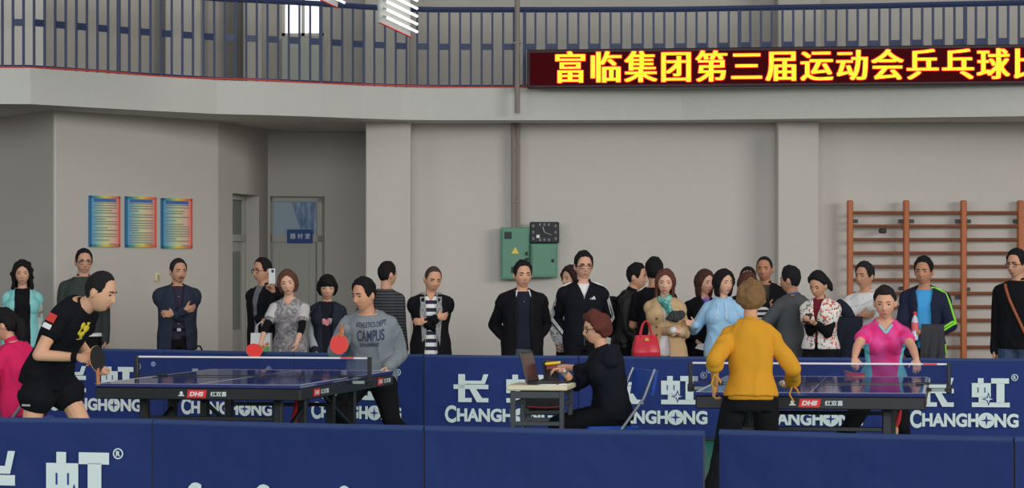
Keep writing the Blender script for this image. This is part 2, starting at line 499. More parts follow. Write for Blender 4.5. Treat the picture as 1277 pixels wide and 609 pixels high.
# ---------------------------------------------------------------- things on the walls
M_boxgreen = mat('switchbox_green', (80, 122, 102), .5, bump=.05, bscale=6, var=.06)
DW = 33.62
def on_wall(px, py, D=DW): return np.array([WX(px, D), D, HZ(py, D)])
s_ = 3600 / DW
def cabinet(name, label, px0, px1, py0, py1, dep, door_split):
    c = on_wall((px0 + px1) / 2, py1); wv = (px1 - px0) / s_; hv = (py1 - py0) / s_
    r = empty(name, c, 0, label, 'electrical box')
    b = MB(); b.box((0, -dep / 2, hv / 2), (wv / 2, dep / 2, hv / 2), bev=.01); b.build('body', M_boxgreen, r)
    b = MB(); b.box((0, -dep - .008, hv / 2), (wv / 2 - .02, .008, hv / 2 - .025), bev=.006); d = b.build('door', M_boxgreen, r)
    return r, d, wv, hv, dep
r, d, wv, hv, dep = cabinet('electrical_box', 'tall green metal switch box with yellow warning triangle', 624, 661, 284, 349, .12, 0)
b = MB(); b.box((-wv * .24, -dep - .022, hv * .85), (.04, .008, .04), bev=.005); b.build('meter_window', M_black, d)
b = MB(); b.box((wv * .38, -dep - .025, hv * .5), (.014, .012, .02), bev=.005); b.box((wv * .40, -dep - .025, hv * .4), (.022, .012, .012), bev=.005); b.build('latch', M_black, d)
b = MB(); b.box((-wv * .0, -dep - .022, hv * .19), (.045, .008, .035), bev=.005); b.build('name_plate', M_black, d)
b = MB(); b.prism([(-.045, 0), (.045, 0), (0, .075)], (.0, -dep - .02, hv * .5), (1, 0, 0), (0, 0, 1), -.003); b.prism([(-.006, .012), (.006, .012), (.008, .05), (-.008, .05)], (0, -dep - .0235, hv * .5), (1, 0, 0), (0, 0, 1), .002); b.build('warning_triangle', mat('warning_yellow', (206, 176, 70), .5), d)
r, d, wv, hv, dep = cabinet('electrical_box', 'smaller teal green switch box beneath the black clock', 661.5, 695, 304, 346.5, .16, 0)
b = MB(); b.box((wv * .32, -dep - .024, hv * .5), (.014, .01, .02), bev=.005); b.build('latch', M_black, d)

c = on_wall(679, 303.5, DW - .12)
ck = empty('wall_clock', c, 0, 'black rectangular wall clock leaning forward above the smaller green box', 'clock')
R = np.array(Matrix.Rotation(math.radians(-9), 3, 'X'))
cw, ch = 36.5 / s_, 26.5 / s_
b = MB(); b.box(R @ np.array([0, 0, ch / 2]), (cw / 2, .03, ch / 2), R, .008); b.build('case', mat('clock_black', (26, 27, 30), .25), ck)
b = MB()
for k in range(12):
    a = k * math.pi / 6; x, z = math.sin(a), math.cos(a); q = max(abs(x) / (cw * .38), abs(z) / (ch * .36)); x, z = x / q, z / q
    b.box(R @ np.array([x, -.034, ch / 2 + z]), (.012, .003, .016), R)
b.build('hour_mark', mat('clock_marks', (92, 98, 108), .5), ck)
b = MB()
b.bar(R @ np.array([0, -.036, ch / 2]), R @ np.array([-.02, -.036, ch / 2 + .06]), .012, .004)
b.bar(R @ np.array([0, -.038, ch / 2]), R @ np.array([.085, -.038, ch / 2 - .035]), .009, .004)
b.box(R @ np.array([-.075, -.036, ch * .3]), (.018, .003, .018), R)
b.build('hand', mat('clock_hands', (190, 194, 196), .5), ck)
# conduits
def conduit(label, px, D, z0, z1, twin):
    r = empty('conduit', (WX(px, D), D, z0), 0, label, 'conduit')
    for dx in ((-.028, .028) if twin else (0,)):
        b = MB(); b.tube([(dx, 0, 0), (dx, 0, (z1 - z0) / 2), (dx, 0, z1 - z0)], .024 if twin else .03, 8); b.build('pipe', mat('conduit_grey', (112, 105, 97), .6), r)
    for k in range(2):
        b = MB(); b.box((0, .0, (z1 - z0) * (.25 + .5 * k)), (.05 if twin else .045, .024, .014), bev=.006)
        b.build('clip', mat('clip_grey', (110, 104, 98), .6), r)
conduit('twin grey conduit running from the switch box up the wall', 643, DW - .05, HZ(284, DW), ZS, True)
conduit('grey pipe standing in front of the upper railing', 645, 32.72, ZT - .3, 6.5, False)
# light switch beside the navy-jacket man
D_ = 30.8 + (195 - 68) / 204 * 2.4
_P = pl(68, 30.8); _u = (pl(272, 33.2) - _P) / np.linalg.norm(pl(272, 33.2) - _P); _q = _P + _u * hit(_P, _u, 195) + np.array([_u[1], -_u[0]]) * .014; D_ = _q[1]
b = MB(); b.box((0, 0, .045), (.045, .012, .045), bev=.006)
sw = empty('light_switch', (_q[0], _q[1], HZ(351, D_)), math.atan2(_u[1], _u[0]), 'small cream square light switch on the wall under the posters', 'switch')
b.build('plate', mat('switch_cream', (186, 176, 150), .5), sw)
b = MB(); b.box((0, -.016, .045), (.018, .006, .028), bev=.003); b.build('rocker', mat('switch_tan', (150, 132, 96), .5), sw)

# three notice posters on the angled wall
def poster(label, xa, xb, y0, y1, seed):
    P = pl(68, 30.8); Q = pl(272, 33.2); u = (Q - P) / np.linalg.norm(Q - P); n = np.array([u[1], -u[0]])
    ta, tb = hit(P, u, xa), hit(P, u, xb); A = P + u * ta + n * .012; Lp = tb - ta
    zt, zb = HZ(y0, A[1]), HZ(y1, A[1])
    r = empty('notice_poster', (A[0], A[1], zb), math.atan2(u[1], u[0]), label, 'poster', None)
    H = zt - zb
    m = bpy.data.materials.get('rainbow_print')
    if not m:
        m = mat('rainbow_print', (200, 200, 170), .5); nt = m.node_tree; bs = nt.nodes['Principled BSDF']
        tc = nt.nodes.new('ShaderNodeTexCoord'); sp = nt.nodes.new('ShaderNodeSeparateXYZ'); nt.links.new(tc.outputs['Generated'], sp.inputs[0])
        rp = nt.nodes.new('ShaderNodeValToRGB'); nt.links.new(sp.outputs[0], rp.inputs[0])
        cs = [(0, (52, 104, 150)), (.08, (84, 140, 176)), (.28, (136, 172, 168)), (.52, (186, 190, 146)), (.78, (196, 164, 146)), (.9, (198, 136, 122)), (1, (184, 100, 90))]
        el = rp.color_ramp.elements
        while len(el) < len(cs): el.new(.5)
        for e, (p, c) in zip(el, cs): e.position = p; e.color = alb(c)
        nt.links.new(rp.outputs[0], bs.inputs['Base Color'])
    b = MB(); b.box((Lp / 2, 0, H / 2), (Lp / 2, .008, H / 2)); b.build('sheet', m, r)
    b = MB()
    m2 = bpy.data.materials.get('rainbow_border')
    if not m2:
        m2 = mat('rainbow_border', (200, 200, 80), .5); nt = m2.node_tree; bs = nt.nodes['Principled BSDF']
        tc = nt.nodes.new('ShaderNodeTexCoord'); sp = nt.nodes.new('ShaderNodeSeparateXYZ'); nt.links.new(tc.outputs['Generated'], sp.inputs[0])
        rp = nt.nodes.new('ShaderNodeValToRGB'); nt.links.new(sp.outputs[0], rp.inputs[0])
        cs = [(0, (40, 92, 140)), (.2, (60, 140, 120)), (.5, (190, 186, 70)), (.8, (206, 110, 70)), (1, (190, 76, 70))]
        el = rp.color_ramp.elements
        while len(el) < len(cs): el.new(.5)
        for e, (p, c) in zip(el, cs): e.position = p; e.color = alb(c)
        nt.links.new(rp.outputs[0], bs.inputs['Base Color'])
    e = .028
    b.box((Lp / 2, -.010, e / 2), (Lp / 2, .003, e / 2)); b.box((Lp / 2, -.010, H - e / 2), (Lp / 2, .003, e / 2))
    b.box((e / 2, -.010, H / 2), (e / 2, .003, H / 2)); b.box((Lp - e / 2, -.010, H / 2), (e / 2, .003, H / 2))
    b.build('border', m2, r)
    b = MB(); b.box((Lp / 2, -.010, H * .915), (Lp * .37, .003, .018)); b.build('heading', mat('poster_blue', (62, 96, 158), .6), r)
    rr = random.Random(seed); b = MB(); z = H * .86
    while z > H * .09:
        x0 = Lp * (.12 if rr.random() > .2 else .18); x1 = Lp * (.9 if rr.random() > .3 else rr.uniform(.4, .8))
        b.box(((x0 + x1) / 2, -.010, z), ((x1 - x0) / 2, .0025, .0045)); z -= rr.choice((.027, .027, .04))
    b.box((Lp * .78, -.010, H * .06), (Lp * .13, .0025, .004)); b.build('text_line', mat('poster_ink', (112, 118, 112), .6), r)
poster('rainbow bordered notice poster, the one farthest from the doors', 110, 148, 244, 308, 1)
poster('rainbow bordered notice poster between the other two posters', 155, 193, 245, 308.5, 2)
poster('rainbow bordered notice poster closest to the doors', 200, 238, 247, 310, 3)

# doors
def door(name, P, u, n, t0, t1, hl, glass, sign_px, sign_t, leaf_glass):
    W_ = t1 - t0; A = P + u * t0 + n * .2
    r = empty(name, (A[0], A[1], 0), math.atan2(u[1], u[0])); struct(r)
    b = MB(); f = .06
    b.box((f / 2, 0, 1.21), (f / 2, .04, 1.21)); b.box((W_ - f / 2, 0, 1.21), (f / 2, .04, 1.21)); b.box((W_ / 2, 0, 2.40), (W_ / 2, .04, .03)); b.box((W_ / 2, 0, hl + .03), (W_ / 2, .04, .04))
    b.build('door_frame', M_doorwhite, r)
    b = MB(); b.box((W_ / 2, .01, (hl + 2.4) / 2), (W_ / 2 - f, .006, (2.4 - hl) / 2 - .03)); b.build('transom_pane', glass, r)
    b = MB(); b.box((W_ / 2, .02, hl / 2), (W_ / 2 - f - .005, .02, hl / 2 - .01), bev=.006)
    lf = b.build('door_leaf', M_doorwhite, r)
    if leaf_glass:
        b = MB(); b.box((W_ / 2, -.004, hl * .68), (W_ / 2 - f - .1, .006, hl * .25)); b.build('leaf_pane', leaf_glass, lf)
        b = MB(); b.box((W_ / 2, -.004, hl * .2), (W_ / 2 - f - .1, .008, hl * .14), bev=.006); b.build('leaf_panel', M_doorwhite, lf)
    else:
        b = MB(); b.box((W_ / 2, -.004, hl * .72), (W_ / 2 - f - .09, .008, hl * .22), bev=.008); b.box((W_ / 2, -.004, hl * .26), (W_ / 2 - f - .09, .008, hl * .2), bev=.008); b.build('leaf_panel', M_doorwhite, lf)
    b = MB(); b.box((f + .06, -.03, hl * .53), (.015, .03, .06), bev=.008); b.build('door_handle', M_steel, lf)
    return r, A, W_
HL = 1.88
r1, A1, W1 = door('door_1', PA, uA, nA, a0, a1, HL, mat('dull_green_glass', (92, 100, 94), .15), 0, 0, mat('dull_green_glass', (92, 100, 94), .15))
m = mat('sky_blue_glass', (150, 166, 178), .12)  # bright sky blue set as the pane's base colour
r2, A2, W2 = door('door_2', PD, uD, nD, d0, d1, HL, m, 0, 0, None)
# blue curtain seen in the transom
b = MB(); zc = HL + .09
b.prism([(W2 * .46, 2.36 - zc), (W2 - .07, 2.36 - zc), (W2 - .07, 0), (W2 * .64, 0), (W2 * .56, .18)], (0, .002, zc), (1, 0, 0), (0, 0, 1), .004)
b.build('transom_curtain', ramp_mat('blue_curtain', [(.3, (84, 108, 140)), (.5, (112, 134, 162)), (.7, (156, 176, 200))], 9, stretch=(3, 1, .6)), r2)
def plaque(label, A, u, t, wv, z0, hv, txt):
    p = A + u * t
    r = empty('door_sign', (p[0] + u[1] * .06, p[1] - u[0] * .06, z0), math.atan2(u[1], u[0]), label, 'sign')
    b = MB(); b.box((0, 0, hv / 2), (wv / 2, .012, hv / 2), bev=.005); b.build('plate', mat('sign_blue', (38, 70, 128), .4), r)
    t_ = fit_text(txt, -wv * .4, wv * .4, hv * .3, hv * .72, .01)
    mesh_xform(t_, (0, -.014, 0), (1, 0, 0), (0, 0, 1), (0, -1, 0)); link('lettering', t_, mat('sign_letters', (200, 206, 214), .5), r, False)
plaque('blue door sign with three white characters under the bright transom', A2, uD, hit(PD, uD, 377) - d0, .32, HZ(303, 35.7), .165, '器 材 室')
plaque('narrow blue door sign at the dull green side door', A1, uA, .16, .16, HZ(299, 33.9), .18, '办公')

# wall bars
def wall_bars():
    D = 33.3; cols_ = (1060, 1130, 1201.5, 1272.5); s = 3600 / D
    r = empty('wall_bars', (WX(1060, D), D, 0), 0, 'orange-brown wooden wall bars of three bays on the back wall', 'wall bars')
    mw_ = mat('varnished_wood', (152, 86, 50), .45, bump=.05, bscale=18, stretch=(1, 1, .15), var=.12)
    mr_ = mat('rung_wood', (108, 64, 44), .45, var=.12, bscale=10)
    xs = [WX(c, D) - WX(1060, D) for c in cols_]; H = HZ(250, D)
    for x in xs:
        b = MB(); b.box((x, 0, H / 2), (.033, .05, H / 2), bev=.012); b.build('upright', mw_, r)
    for x0, x1 in zip(xs[:-1], xs[1:]):
        for k in range(15):
            z = HZ(265.5, D) - k * 16.75 / s
            if z < .1: break
            b = MB(); b.tube([(x0 + .03, -.015, z), ((x0 + x1) / 2, -.015, z), (x1 - .03, -.015, z)], .019, 8); b.build('rung', mr_, r)
    for x, y in ((1067, 276), (1124, 276), (1137, 276), (1195, 276), (1208, 276), (1267, 276), (1124, 360), (1195, 371), (1207, 361)):
        b = MB(); b.box((WX(x, D) - WX(1060, D), .03, HZ(y, D)), (.03, .02, .022), bev=.006); b.build('bracket', M_dark, r)
wall_bars()
b = MB(); b.box((WX(1101, 33.3), 33.33, HZ(288, 33.3)), (.04, .05, .028), bev=.01)
tag(b.build('socket_box', M_black), 'small black socket box on the wall behind the first bay of bars', 'socket')

# hanging tube lamps
def tube_lamp(label, px0, py0, wpx, D):
    """white reflector panel with parallel tubes, its bottom corner at the pixel"""
    c = W(px0, py0, D); s = 3600 / D
    r = empty('tube_lamp', c, 0, label, 'lamp')
    u = np.array([wpx / s, .42, -14.0 / s]); up = np.array([0.0, -.02, 1.0])
    nrm = np.cross(u, up); nrm /= np.linalg.norm(nrm)
    if nrm[1] > 0: nrm = -nrm
    H = 1.0
    b = MB(); b.prism([(0, 0), (1, 0), (1, H), (0, H)], -nrm * .03, u, up, .02); b.build('reflector', mat('lamp_reflector', (150, 151, 148), .5), r)
    b = MB(); b.tube([nrm * .002 - up * .004, u * .5 + nrm * .002 - up * .004, u + nrm * .002 - up * .004], .006, 6); b.build('red_edge', M_red, r)
    mt = mat('lit_tube', (255, 255, 252), .4, emit=1.15); mc = mat('tube_holder', (150, 156, 152), .5)
    for k in range(11):
        z = up * (.055 + k * .074)
        b = MB(); b.tube([u * .06 + z + nrm * .05, u * .5 + z + nrm * .05, u * 1.05 + z + nrm * .05], .013, 8); t = b.build('tube', mt, r)
        b = MB(); b.seg(u * -.03 + z + nrm * .05, u * .04 + z + nrm * .05, .012, .012, n=8); b.build('tube_holder', mc, t)
    for k in (.1, .9):
        b = MB(); b.tube([u * k + up * .95, u * k + up * 2.0, u * k + up * 3.2], .006, 6); b.build('cord', M_dark, r)
tube_lamp('lit tube lamp whose bright slanted tubes hang before the railing', 474, 28, 37, 27)
tube_lamp('tube lamp of which only the bottom corner shows', 382, -9, 37, 27)

# ================================================================ BANNER BARRIERS
M_ban = mat('blue_banner_cloth', (22, 40, 98), .75, bump=.35, bscale=5, stretch=(1, 1, .7), var=.08)
M_ban2 = mat('near_banner_cloth', (18, 37, 90), .75, bump=.5, bscale=4, stretch=(1, 1, .7), var=.08)
M_edge = mat('banner_seam', (40, 58, 100), .8)
M_let = mat('banner_white_print', (186, 200, 208), .7)
M_star = mat('banner_blue_star', (36, 52, 112), .75)
CHANG = [[(.135, .0), (.135, 1), (.33, 1), (.33, 0)], [(.33, .77), (.80, .77), (.86, 1), (1.0, 1), (.9, .65), (.33, .65)], [(0, .47), (1.0, .47), (1.0, .63), (0, .63)],
         [(.33, 0), (.52, 0), (.52, .15), (.33, .15)], [(.46, .47), (.65, .47), (.82, .15), (1.0, .15), (1.0, 0), (.67, 0)]]
HONG = [[(.16, .82), (.31, .82), (.31, 1), (.16, 1)], [(0, .34), (.50, .34), (.50, .83), (0, .83)], [(.18, .15), (.40, .15), (.40, .36), (.18, .36)],
        [(0, 0), (1, 0), (1, .16), (0, .16)], [(.51, .82), (.98, .82), (.98, 1), (.51, 1)], [(.65, .14), (.86, .14), (.86, .84), (.65, .84)]]
SLOT = [[(.15, .5), (.18, .5), (.18, .68), (.15, .68)], [(.33, .5), (.36, .5), (.36, .68), (.33, .68)]]
def starpoly(cx, cy, r, q=.22): return [(cx + (r if k % 2 == 0 else r * q) * math.sin(k * math.pi / 4), cy + (r if k % 2 == 0 else r * q) * math.cos(k * math.pi / 4)) for k in range(8)]
def disc(cx, cy, r, n=28, k=1.0): return [(cx + r * k * math.sin(i * 2 * math.pi / n), cy + r * math.cos(i * 2 * math.pi / n)) for i in range(n)]
def sc(polys, x0, x1, y0, y1): return [[(x0 + a * (x1 - x0), y0 + c * (y1 - y0)) for a, c in p] for p in polys]
def ringpoly(cx, cy, r, t, n=24):
    out = []
    for i in range(n):
        a, c = i * 2 * math.pi / n, (i + 1) * 2 * math.pi / n
        out.append([(cx + r * math.sin(a), cy + r * math.cos(a)), (cx + r * math.sin(c), cy + r * math.cos(c)), (cx + (r - t) * math.sin(c), cy + (r - t) * math.cos(c)), (cx + (r - t) * math.sin(a), cy + (r - t) * math.cos(a))])
    return out
def lettering(chars, word, regm, par, yoff, L):
    """chars: (xa, xb, xc, xd, z0, z1) of the two big characters; word: (x0, x1, z0, z1) of the Latin name"""
    ms = []; blue = []; wstar = None
    if chars:
        xa, xb, xc, xd, z0, z1 = chars
        ms.append(flat_mesh(sc(CHANG, xa, xb, z0, z1) + sc(HONG, xc, xd, z0, z1)))
        blue += sc(SLOT, xc, xd, z0, z1)
        sx, sy, sr = xc + (xd - xc) * .44, z0 + (z1 - z0) * .28, (z1 - z0) * .21
        blue.append(starpoly(sx, sy, sr * 1.15, .34)); star_in = starpoly(sx, sy, sr * .72, .3)
    if word:
        x0, x1, z0, z1 = word; T = x1 - x0; h = z1 - z0
        ms.append(fit_text('C', x0, x0 + T * .105, z0 - h * .1, z1 + h * .22, .035))
        ms.append(fit_text('HANGH', x0 + T * .112, x0 + T * .632, z0, z1, .042))
        ms.append(flat_mesh([disc(x0 + T * .705, (z0 + z1) / 2, h * .56, 28, 1.05)]))
        ms.append(fit_text('NG', x0 + T * .778, x1, z0, z1, .042))
        wstar = [starpoly(x0 + T * .705, (z0 + z1) / 2, h * .43, .25)]
    if regm:
        cx, cz, rr = regm
        ms.append(flat_mesh(ringpoly(cx, cz, rr, rr * .22))); ms.append(fit_text('R', cx - rr * .4, cx + rr * .42, cz - rr * .5, cz + rr * .5, .03))
    me = give_depth(join('lettering', ms), .003); mesh_xform(me, (0, yoff, 0), (1, 0, 0), (0, 0, 1), (0, -1, 0))
    o = link('lettering', me, M_let, par, False)
    if wstar:
        me = flat_mesh(wstar); mesh_xform(me, (0, yoff - .005, 0), (1, 0, 0), (0, 0, 1), (0, -1, 0)); link('star_mark', me, M_star, o, False)
    if blue:
        me = flat_mesh(blue); mesh_xform(me, (0, yoff - .005, 0), (1, 0, 0), (0, 0, 1), (0, -1, 0)); link('star_mark', me, M_star, o, False)
        if chars:
            me = flat_mesh([star_in]); mesh_xform(me, (0, yoff - .007, 0), (1, 0, 0), (0, 0, 1), (0, -1, 0)); link('star_centre', me, M_let, o, False)
def barrier(label, P, Q, cloth, group, chars=None, word=None, regm=None, hgt=.75, seed=0, marks=None):
    P = np.array(P); Q = np.array(Q); L = np.linalg.norm(Q - P); u = (Q - P) / L
    r = empty('banner_barrier', (P[0], P[1], 0), math.atan2(u[1], u[0]), label, 'barrier', group)
    nx, nz = 48, 24
    def sheet(y, sgn):
        g = []
        for k in range(nz + 1):
            for i in range(nx + 1):
                a, c = i / nx, k / nz
                g.append((a * (L - .012) + .006, c))
        g = np.array(g); ed = np.minimum(np.minimum(g[:, 0], L - g[:, 0]) / .1, np.minimum(g[:, 1], 1 - g[:, 1]) / .15).clip(0, 1)
        q = np.stack([g[:, 0] * 2.2 + seed * 3.1, g[:, 1] * 2.0 + g[:, 0] * 1.2, np.full(len(g), seed * 1.7)], 1)
        dz = (1 - 2 * np.abs(vnoise(q))) * .006 * ed + vnoise(q * 3 + 4) * .003 * ed
        top = hgt - .004 * np.sin(g[:, 0] / L * math.pi)
        return np.stack([g[:, 0], y + dz * 1.0, .035 + g[:, 1] * (top - .035)], 1)
    A = sheet(-.018, 1); B_ = sheet(.018, 1); n1 = nx + 1
    fs = []
    for k in range(nz):
        for i in range(nx):
            a = k * n1 + i; fs.append((a, a + 1, a + 1 + n1, a + n1))
    m_ = len(A); fs2 = [tuple(i + m_ for i in f)[::-1] for f in fs]
    rim = [i for i in range(n1)] + [k * n1 + nx for k in range(1, nz + 1)] + [nz * n1 + i for i in range(nx - 1, -1, -1)] + [k * n1 for k in range(nz - 1, 0, -1)]
    fr = [(rim[i], rim[(i + 1) % len(rim)], rim[(i + 1) % len(rim)] + m_, rim[i] + m_)[::-1] for i in range(len(rim))]
    b = MB(); b.add(np.concatenate([A, B_]), fs + fs2 + fr); b.build('cloth', cloth, r)
    b = MB(); b.tube([(.004, 0, hgt), (L / 2, 0, hgt - .004), (L - .004, 0, hgt)], .021, 8); b.build('top_sleeve', M_edge, r)
    b = MB()
    for x in (.012, L - .012): b.tube([(x, 0, .02), (x, 0, hgt / 2), (x, 0, hgt - .01)], .012, 8)
    b.tube([(.01, 0, .02), (L / 2, 0, .02), (L - .01, 0, .02)], .012, 8)
    for x in (.10, L - .10): b.tube([(x, -.16, .013), (x, 0, .02), (x, .16, .013)], .012, 8)
    b.build('frame', M_dark, r)
    if chars or word or regm: lettering(chars, word, regm, r, -.0265, L)
    if marks:
        ms = [fit_text(c, x - .045, x + .045, z - .14, z, .04) for c, x, z in marks]
        me = give_depth(join('lettering', ms), .003); mesh_xform(me, (0, -.0265, 0), (1, 0, 0), (0, 0, 1), (0, -1, 0)); link('lettering', me, M_let, r, False)
    return r
FARC = [(-126, 29.6), (40, 28.9), (206, 28.2), (368, 27.4), (529, 26.7), (722, 26.35), (914, 26.1), (1108, 25.85), (1302, 25.6)]
fl = ['blue banner barrier at the far end of the row behind the seated magenta jacket woman', 'blue banner barrier with white lettering behind the black-shirted player', 'blue banner barrier behind the near half of the table with the referee laptop further along',
      'blue banner barrier behind the grey sweatshirt player', 'blue banner barrier behind the umpire desk', 'blue banner barrier behind the folding chair',
      'blue banner barrier behind the mustard sweater player', 'blue banner barrier behind the pink shirt player, last of the far row']
fl[2] = 'blue banner barrier behind the net of the table with the black-shirted player'
for i in range(8):
    P, Q = pl(*FARC[i]), pl(*FARC[i + 1]); L = np.linalg.norm(Q - P); k = L / 1.42
    barrier(fl[i], P, Q, M_ban, 'far row of banner barriers', (.28 * k, .60 * k, .765 * k, 1.11 * k, .335, .592), (.20 * k, 1.19 * k, .155, .278), (1.155 * k, .60, .03), seed=i + 1)
NEARC = [(-150, 16.25), (192, 15.83), (530, 15.2), (879, 14.75), (1265, 14.25), (1640, 13.9)]
def nb(i, label, **kw):
    P, Q = pl(*NEARC[i]), pl(*NEARC[i + 1])
    if i == 3: P = pl(897, 14.85)
    return barrier(label, P, Q, M_ban2, 'near row of banner barriers', seed=20 + i, **kw)
L0 = np.linalg.norm(pl(*NEARC[1]) - pl(*NEARC[0])); kk = L0 / 343
nb(0, 'near blue banner barrier with two large white characters', chars=((150 - 38) * kk, 174 * kk, 213 * kk, 292 * kk, .22, .582), regm=(301.5 * kk, .578, .03), word=(.25, 1.26, .04, .16))
L1 = np.linalg.norm(pl(*NEARC[2]) - pl(*NEARC[1])); kk = L1 / 338
nb(1, 'near blue banner barrier with only white letter tops showing', marks=[('C', 55 * kk, .432), ('G', 141 * kk, .434), ('O', 243 * kk, .442)])
nb(2, 'plain near blue banner barrier below the umpire desk')
nb(3, 'plain near blue banner barrier below the mustard sweater player')
nb(4, 'near blue banner barrier at the wall bars end of the near row')

# ================================================================ TABLES
M_top = mat('table_top_blue', (44, 52, 104), .05, spec=.7)
M_frame = mat('table_black', (22, 24, 27), .4)
M_line = mat('table_white_line', (176, 182, 190), .4)
def net_mat():
    m = bpy.data.materials.new('net_mesh'); m.use_nodes = True; nt = m.node_tree; b = nt.nodes['Principled BSDF']
    b.inputs['Base Color'].default_value = alb((26, 40, 86)); b.inputs['Roughness'].default_value = .9
    b.inputs['Alpha'].default_value = .34
    return m
M_net = net_mat()
def pp_table(label, X0, Y0, th, netside):
    r = empty('table_tennis_table', (X0, Y0, 0), -th, label, 'table')
    Wd, Ln, Z = 1.525, 2.74, .76
    for v0 in (0, Ln / 2 + .004):
        v1 = v0 + Ln / 2 - .004
        b = MB(); b.box((Wd / 2, (v0 + v1) / 2, Z - .0125), (Wd / 2, (v1 - v0) / 2, .0125), bev=.004); tp = b.build('table_top', M_top, r)
        b = MB()
        for (x0, x1, y0, y1) in ((0.002, .022, v0, v1), (Wd - .022, Wd - .002, v0, v1), (Wd / 2 - .0015, Wd / 2 + .0015, v0, v1), (.02, Wd - .02, .002 if v0 == 0 else Ln - .022, .022 if v0 == 0 else Ln - .002)):
            b.box(((x0 + x1) / 2, (y0 + y1) / 2, Z + .0006), ((x1 - x0) / 2, (y1 - y0) / 2, .0006))
        b.build('white_line', M_line, tp)
    # apron
    b = MB(); a = .085; t = .02
    for (c, h) in (((Wd / 2, t, Z - .026 - a / 2), (Wd / 2 - .004, t, a / 2)), ((Wd / 2, Ln - t, Z - .026 - a / 2), (Wd / 2 - .004, t, a / 2)), ((t, Ln / 2, Z - .026 - a / 2), (t, Ln / 2 - .01, a / 2)), ((Wd - t, Ln / 2, Z - .026 - a / 2), (t, Ln / 2 - .01, a / 2))):
        b.box(c, h, bev=.006)
    b.build('apron', M_frame, r)
    # legs, each a mesh of its own
    for v in (.34, .98, 1.78, 2.42):
        for x in (.26, Wd - .26):
            b = MB(); b.box((x, v, .345), (.032, .032, .325), bev=.008)
            lg = b.build('leg', M_frame, r)
            b = MB(); b.seg((x, v, .018), (x, v, .04), .018, .026, n=10); b.build('levelling_foot', M_dark, lg)
    b = MB()
    for v in (.34, 2.42):
        for z in (.50, .30): b.bar((.26, v, z), (Wd - .26, v, z), .03, .03)
    for x in (.26, Wd - .26):
        b.bar((x, .34, .24), (x, .98, .24), .03, .03); b.bar((x, 1.78, .24), (x, 2.42, .24), .03, .03)
        b.bar((x, .36, .34), (x, 1.2, .62), .025, .03); b.bar((x, 2.4, .34), (x, 1.55, .62), .025, .03)
    b.build('undercarriage', M_frame, r)
    # maker's label on the end and side aprons
    zc = Z - .026 - a / 2
    lb = MB(); lb.prism([(-.075, -.028), (.065, -.028), (.075, .028), (-.065, .028)], (Wd * .50, -.002, zc), (1, 0, 0), (0, 0, 1), .0025)
    lo = lb.build('end_label', M_red, r, False)
    ms = [fit_text('DHS', -.05, .05, -.016, .016, .05)]
    me = mesh_xform(join('t', ms), (Wd * .50, -.0065, zc), (1, 0, 0), (.25, 0, 1), (0, -1, 0)); link('lettering', me, M_white, lo, False)
    ms = [fit_text('红双喜', .10, .22, -.018, .018, .02)]
    me = mesh_xform(join('t', ms), (Wd * .50, -.002, zc), (1, 0, 0), (0, 0, 1), (0, -1, 0)); link('maker_name', me, M_let, r, False)
    ms = [flat_mesh([disc(-.115, .006, .012), [(-.14, -.016), (-.09, -.016), (-.10, -.006), (-.13, -.006)]])]
    me = mesh_xform(join('t', ms), (Wd * .50, -.002, zc), (1, 0, 0), (0, 0, 1), (0, -1, 0)); link('federation_mark', me, M_let, r, False)
    for yy in (.42, 2.3):
        lb = MB(); lb.prism([(-.09, -.026), (.08, -.026), (.09, .026), (-.08, .026)], (Wd + .002, yy, zc), (0, 1, 0), (0, 0, 1), .003)
        lo = lb.build('side_label', M_red, r, False)
        me = mesh_xform(fit_text('DHS', -.055, .055, -.015, .015, .05), (Wd + .0065, yy, zc), (0, 1, 0), (0, .25, 1), (1, 0, 0)); link('lettering', me, M_white, lo, False)
        me = mesh_xform(fit_text('红双喜', .12, .34, -.018, .018, .02), (Wd + .002, yy, zc), (0, 1, 0), (0, 0, 1), (1, 0, 0)); link('maker_name', me, M_let, r, False)
    # net
    v = Ln / 2; nb_ = MB(); nb_.box((Wd / 2, v, Z + .077), (.915 - .02, .0012, .069)); net = nb_.build('net', M_net, r, False)
    b = MB(); b.box((Wd / 2, v, Z + .146), (.915, .004, .0065)); b.build('net_tape', M_white, net)
    b = MB(); b.box((Wd / 2, v, Z + .006), (.90, .003, .004)); b.build('net_cord', M_frame, net)
    for s in (0, 1):
        x = -.1525 if s == 0 else Wd + .1525
        b = MB(); b.box((x, v, Z + .07), (.014, .018, .085), bev=.005); b.build('net_post', M_frame, net)
        xi = .03 if s == 0 else Wd - .03
        b = MB(); b.box(((x + xi) / 2, v, Z - .035), (abs(x - xi) / 2 + .02, .03, .012), bev=.006); b.box((xi, v, Z + .008), (.05, .035, .008), bev=.004); b.box((x, v, Z - .03), (.02, .03, .03), bev=.006)
        b.seg((xi, v, Z - .12), (xi, v, Z - .05), .012, .012, n=8)
        b.build('net_clamp', M_frame, net)
        b = MB(); b.box(((x * .5 + (0 if s == 0 else Wd) * .5), v - .034, Z - .035), (.045, .003, .011)); b.build('clamp_label', mat('clamp_label_grey', (128, 142, 140), .5), net)
    b = MB()
    for cx in (.06 - .13,):
        pass
    me = join('t', [flat_mesh(ringpoly(0, 0, .018, .004)), fit_text('S', -.008, .008, -.011, .011, .03)])
    mesh_xform(me, (-.02, v - .003, Z + .09), (1, 0, 0), (0, 0, 1), (0, -1, 0)); link('net_mark', me, mat('net_print', (130, 150, 180), .7), net, False)
    b = MB(); b.box((Wd + .02 if netside else Wd - .02, v - .006, Z + .1465), (.05, .002, .005)); b.build('tape_label', M_red, net)
    return r
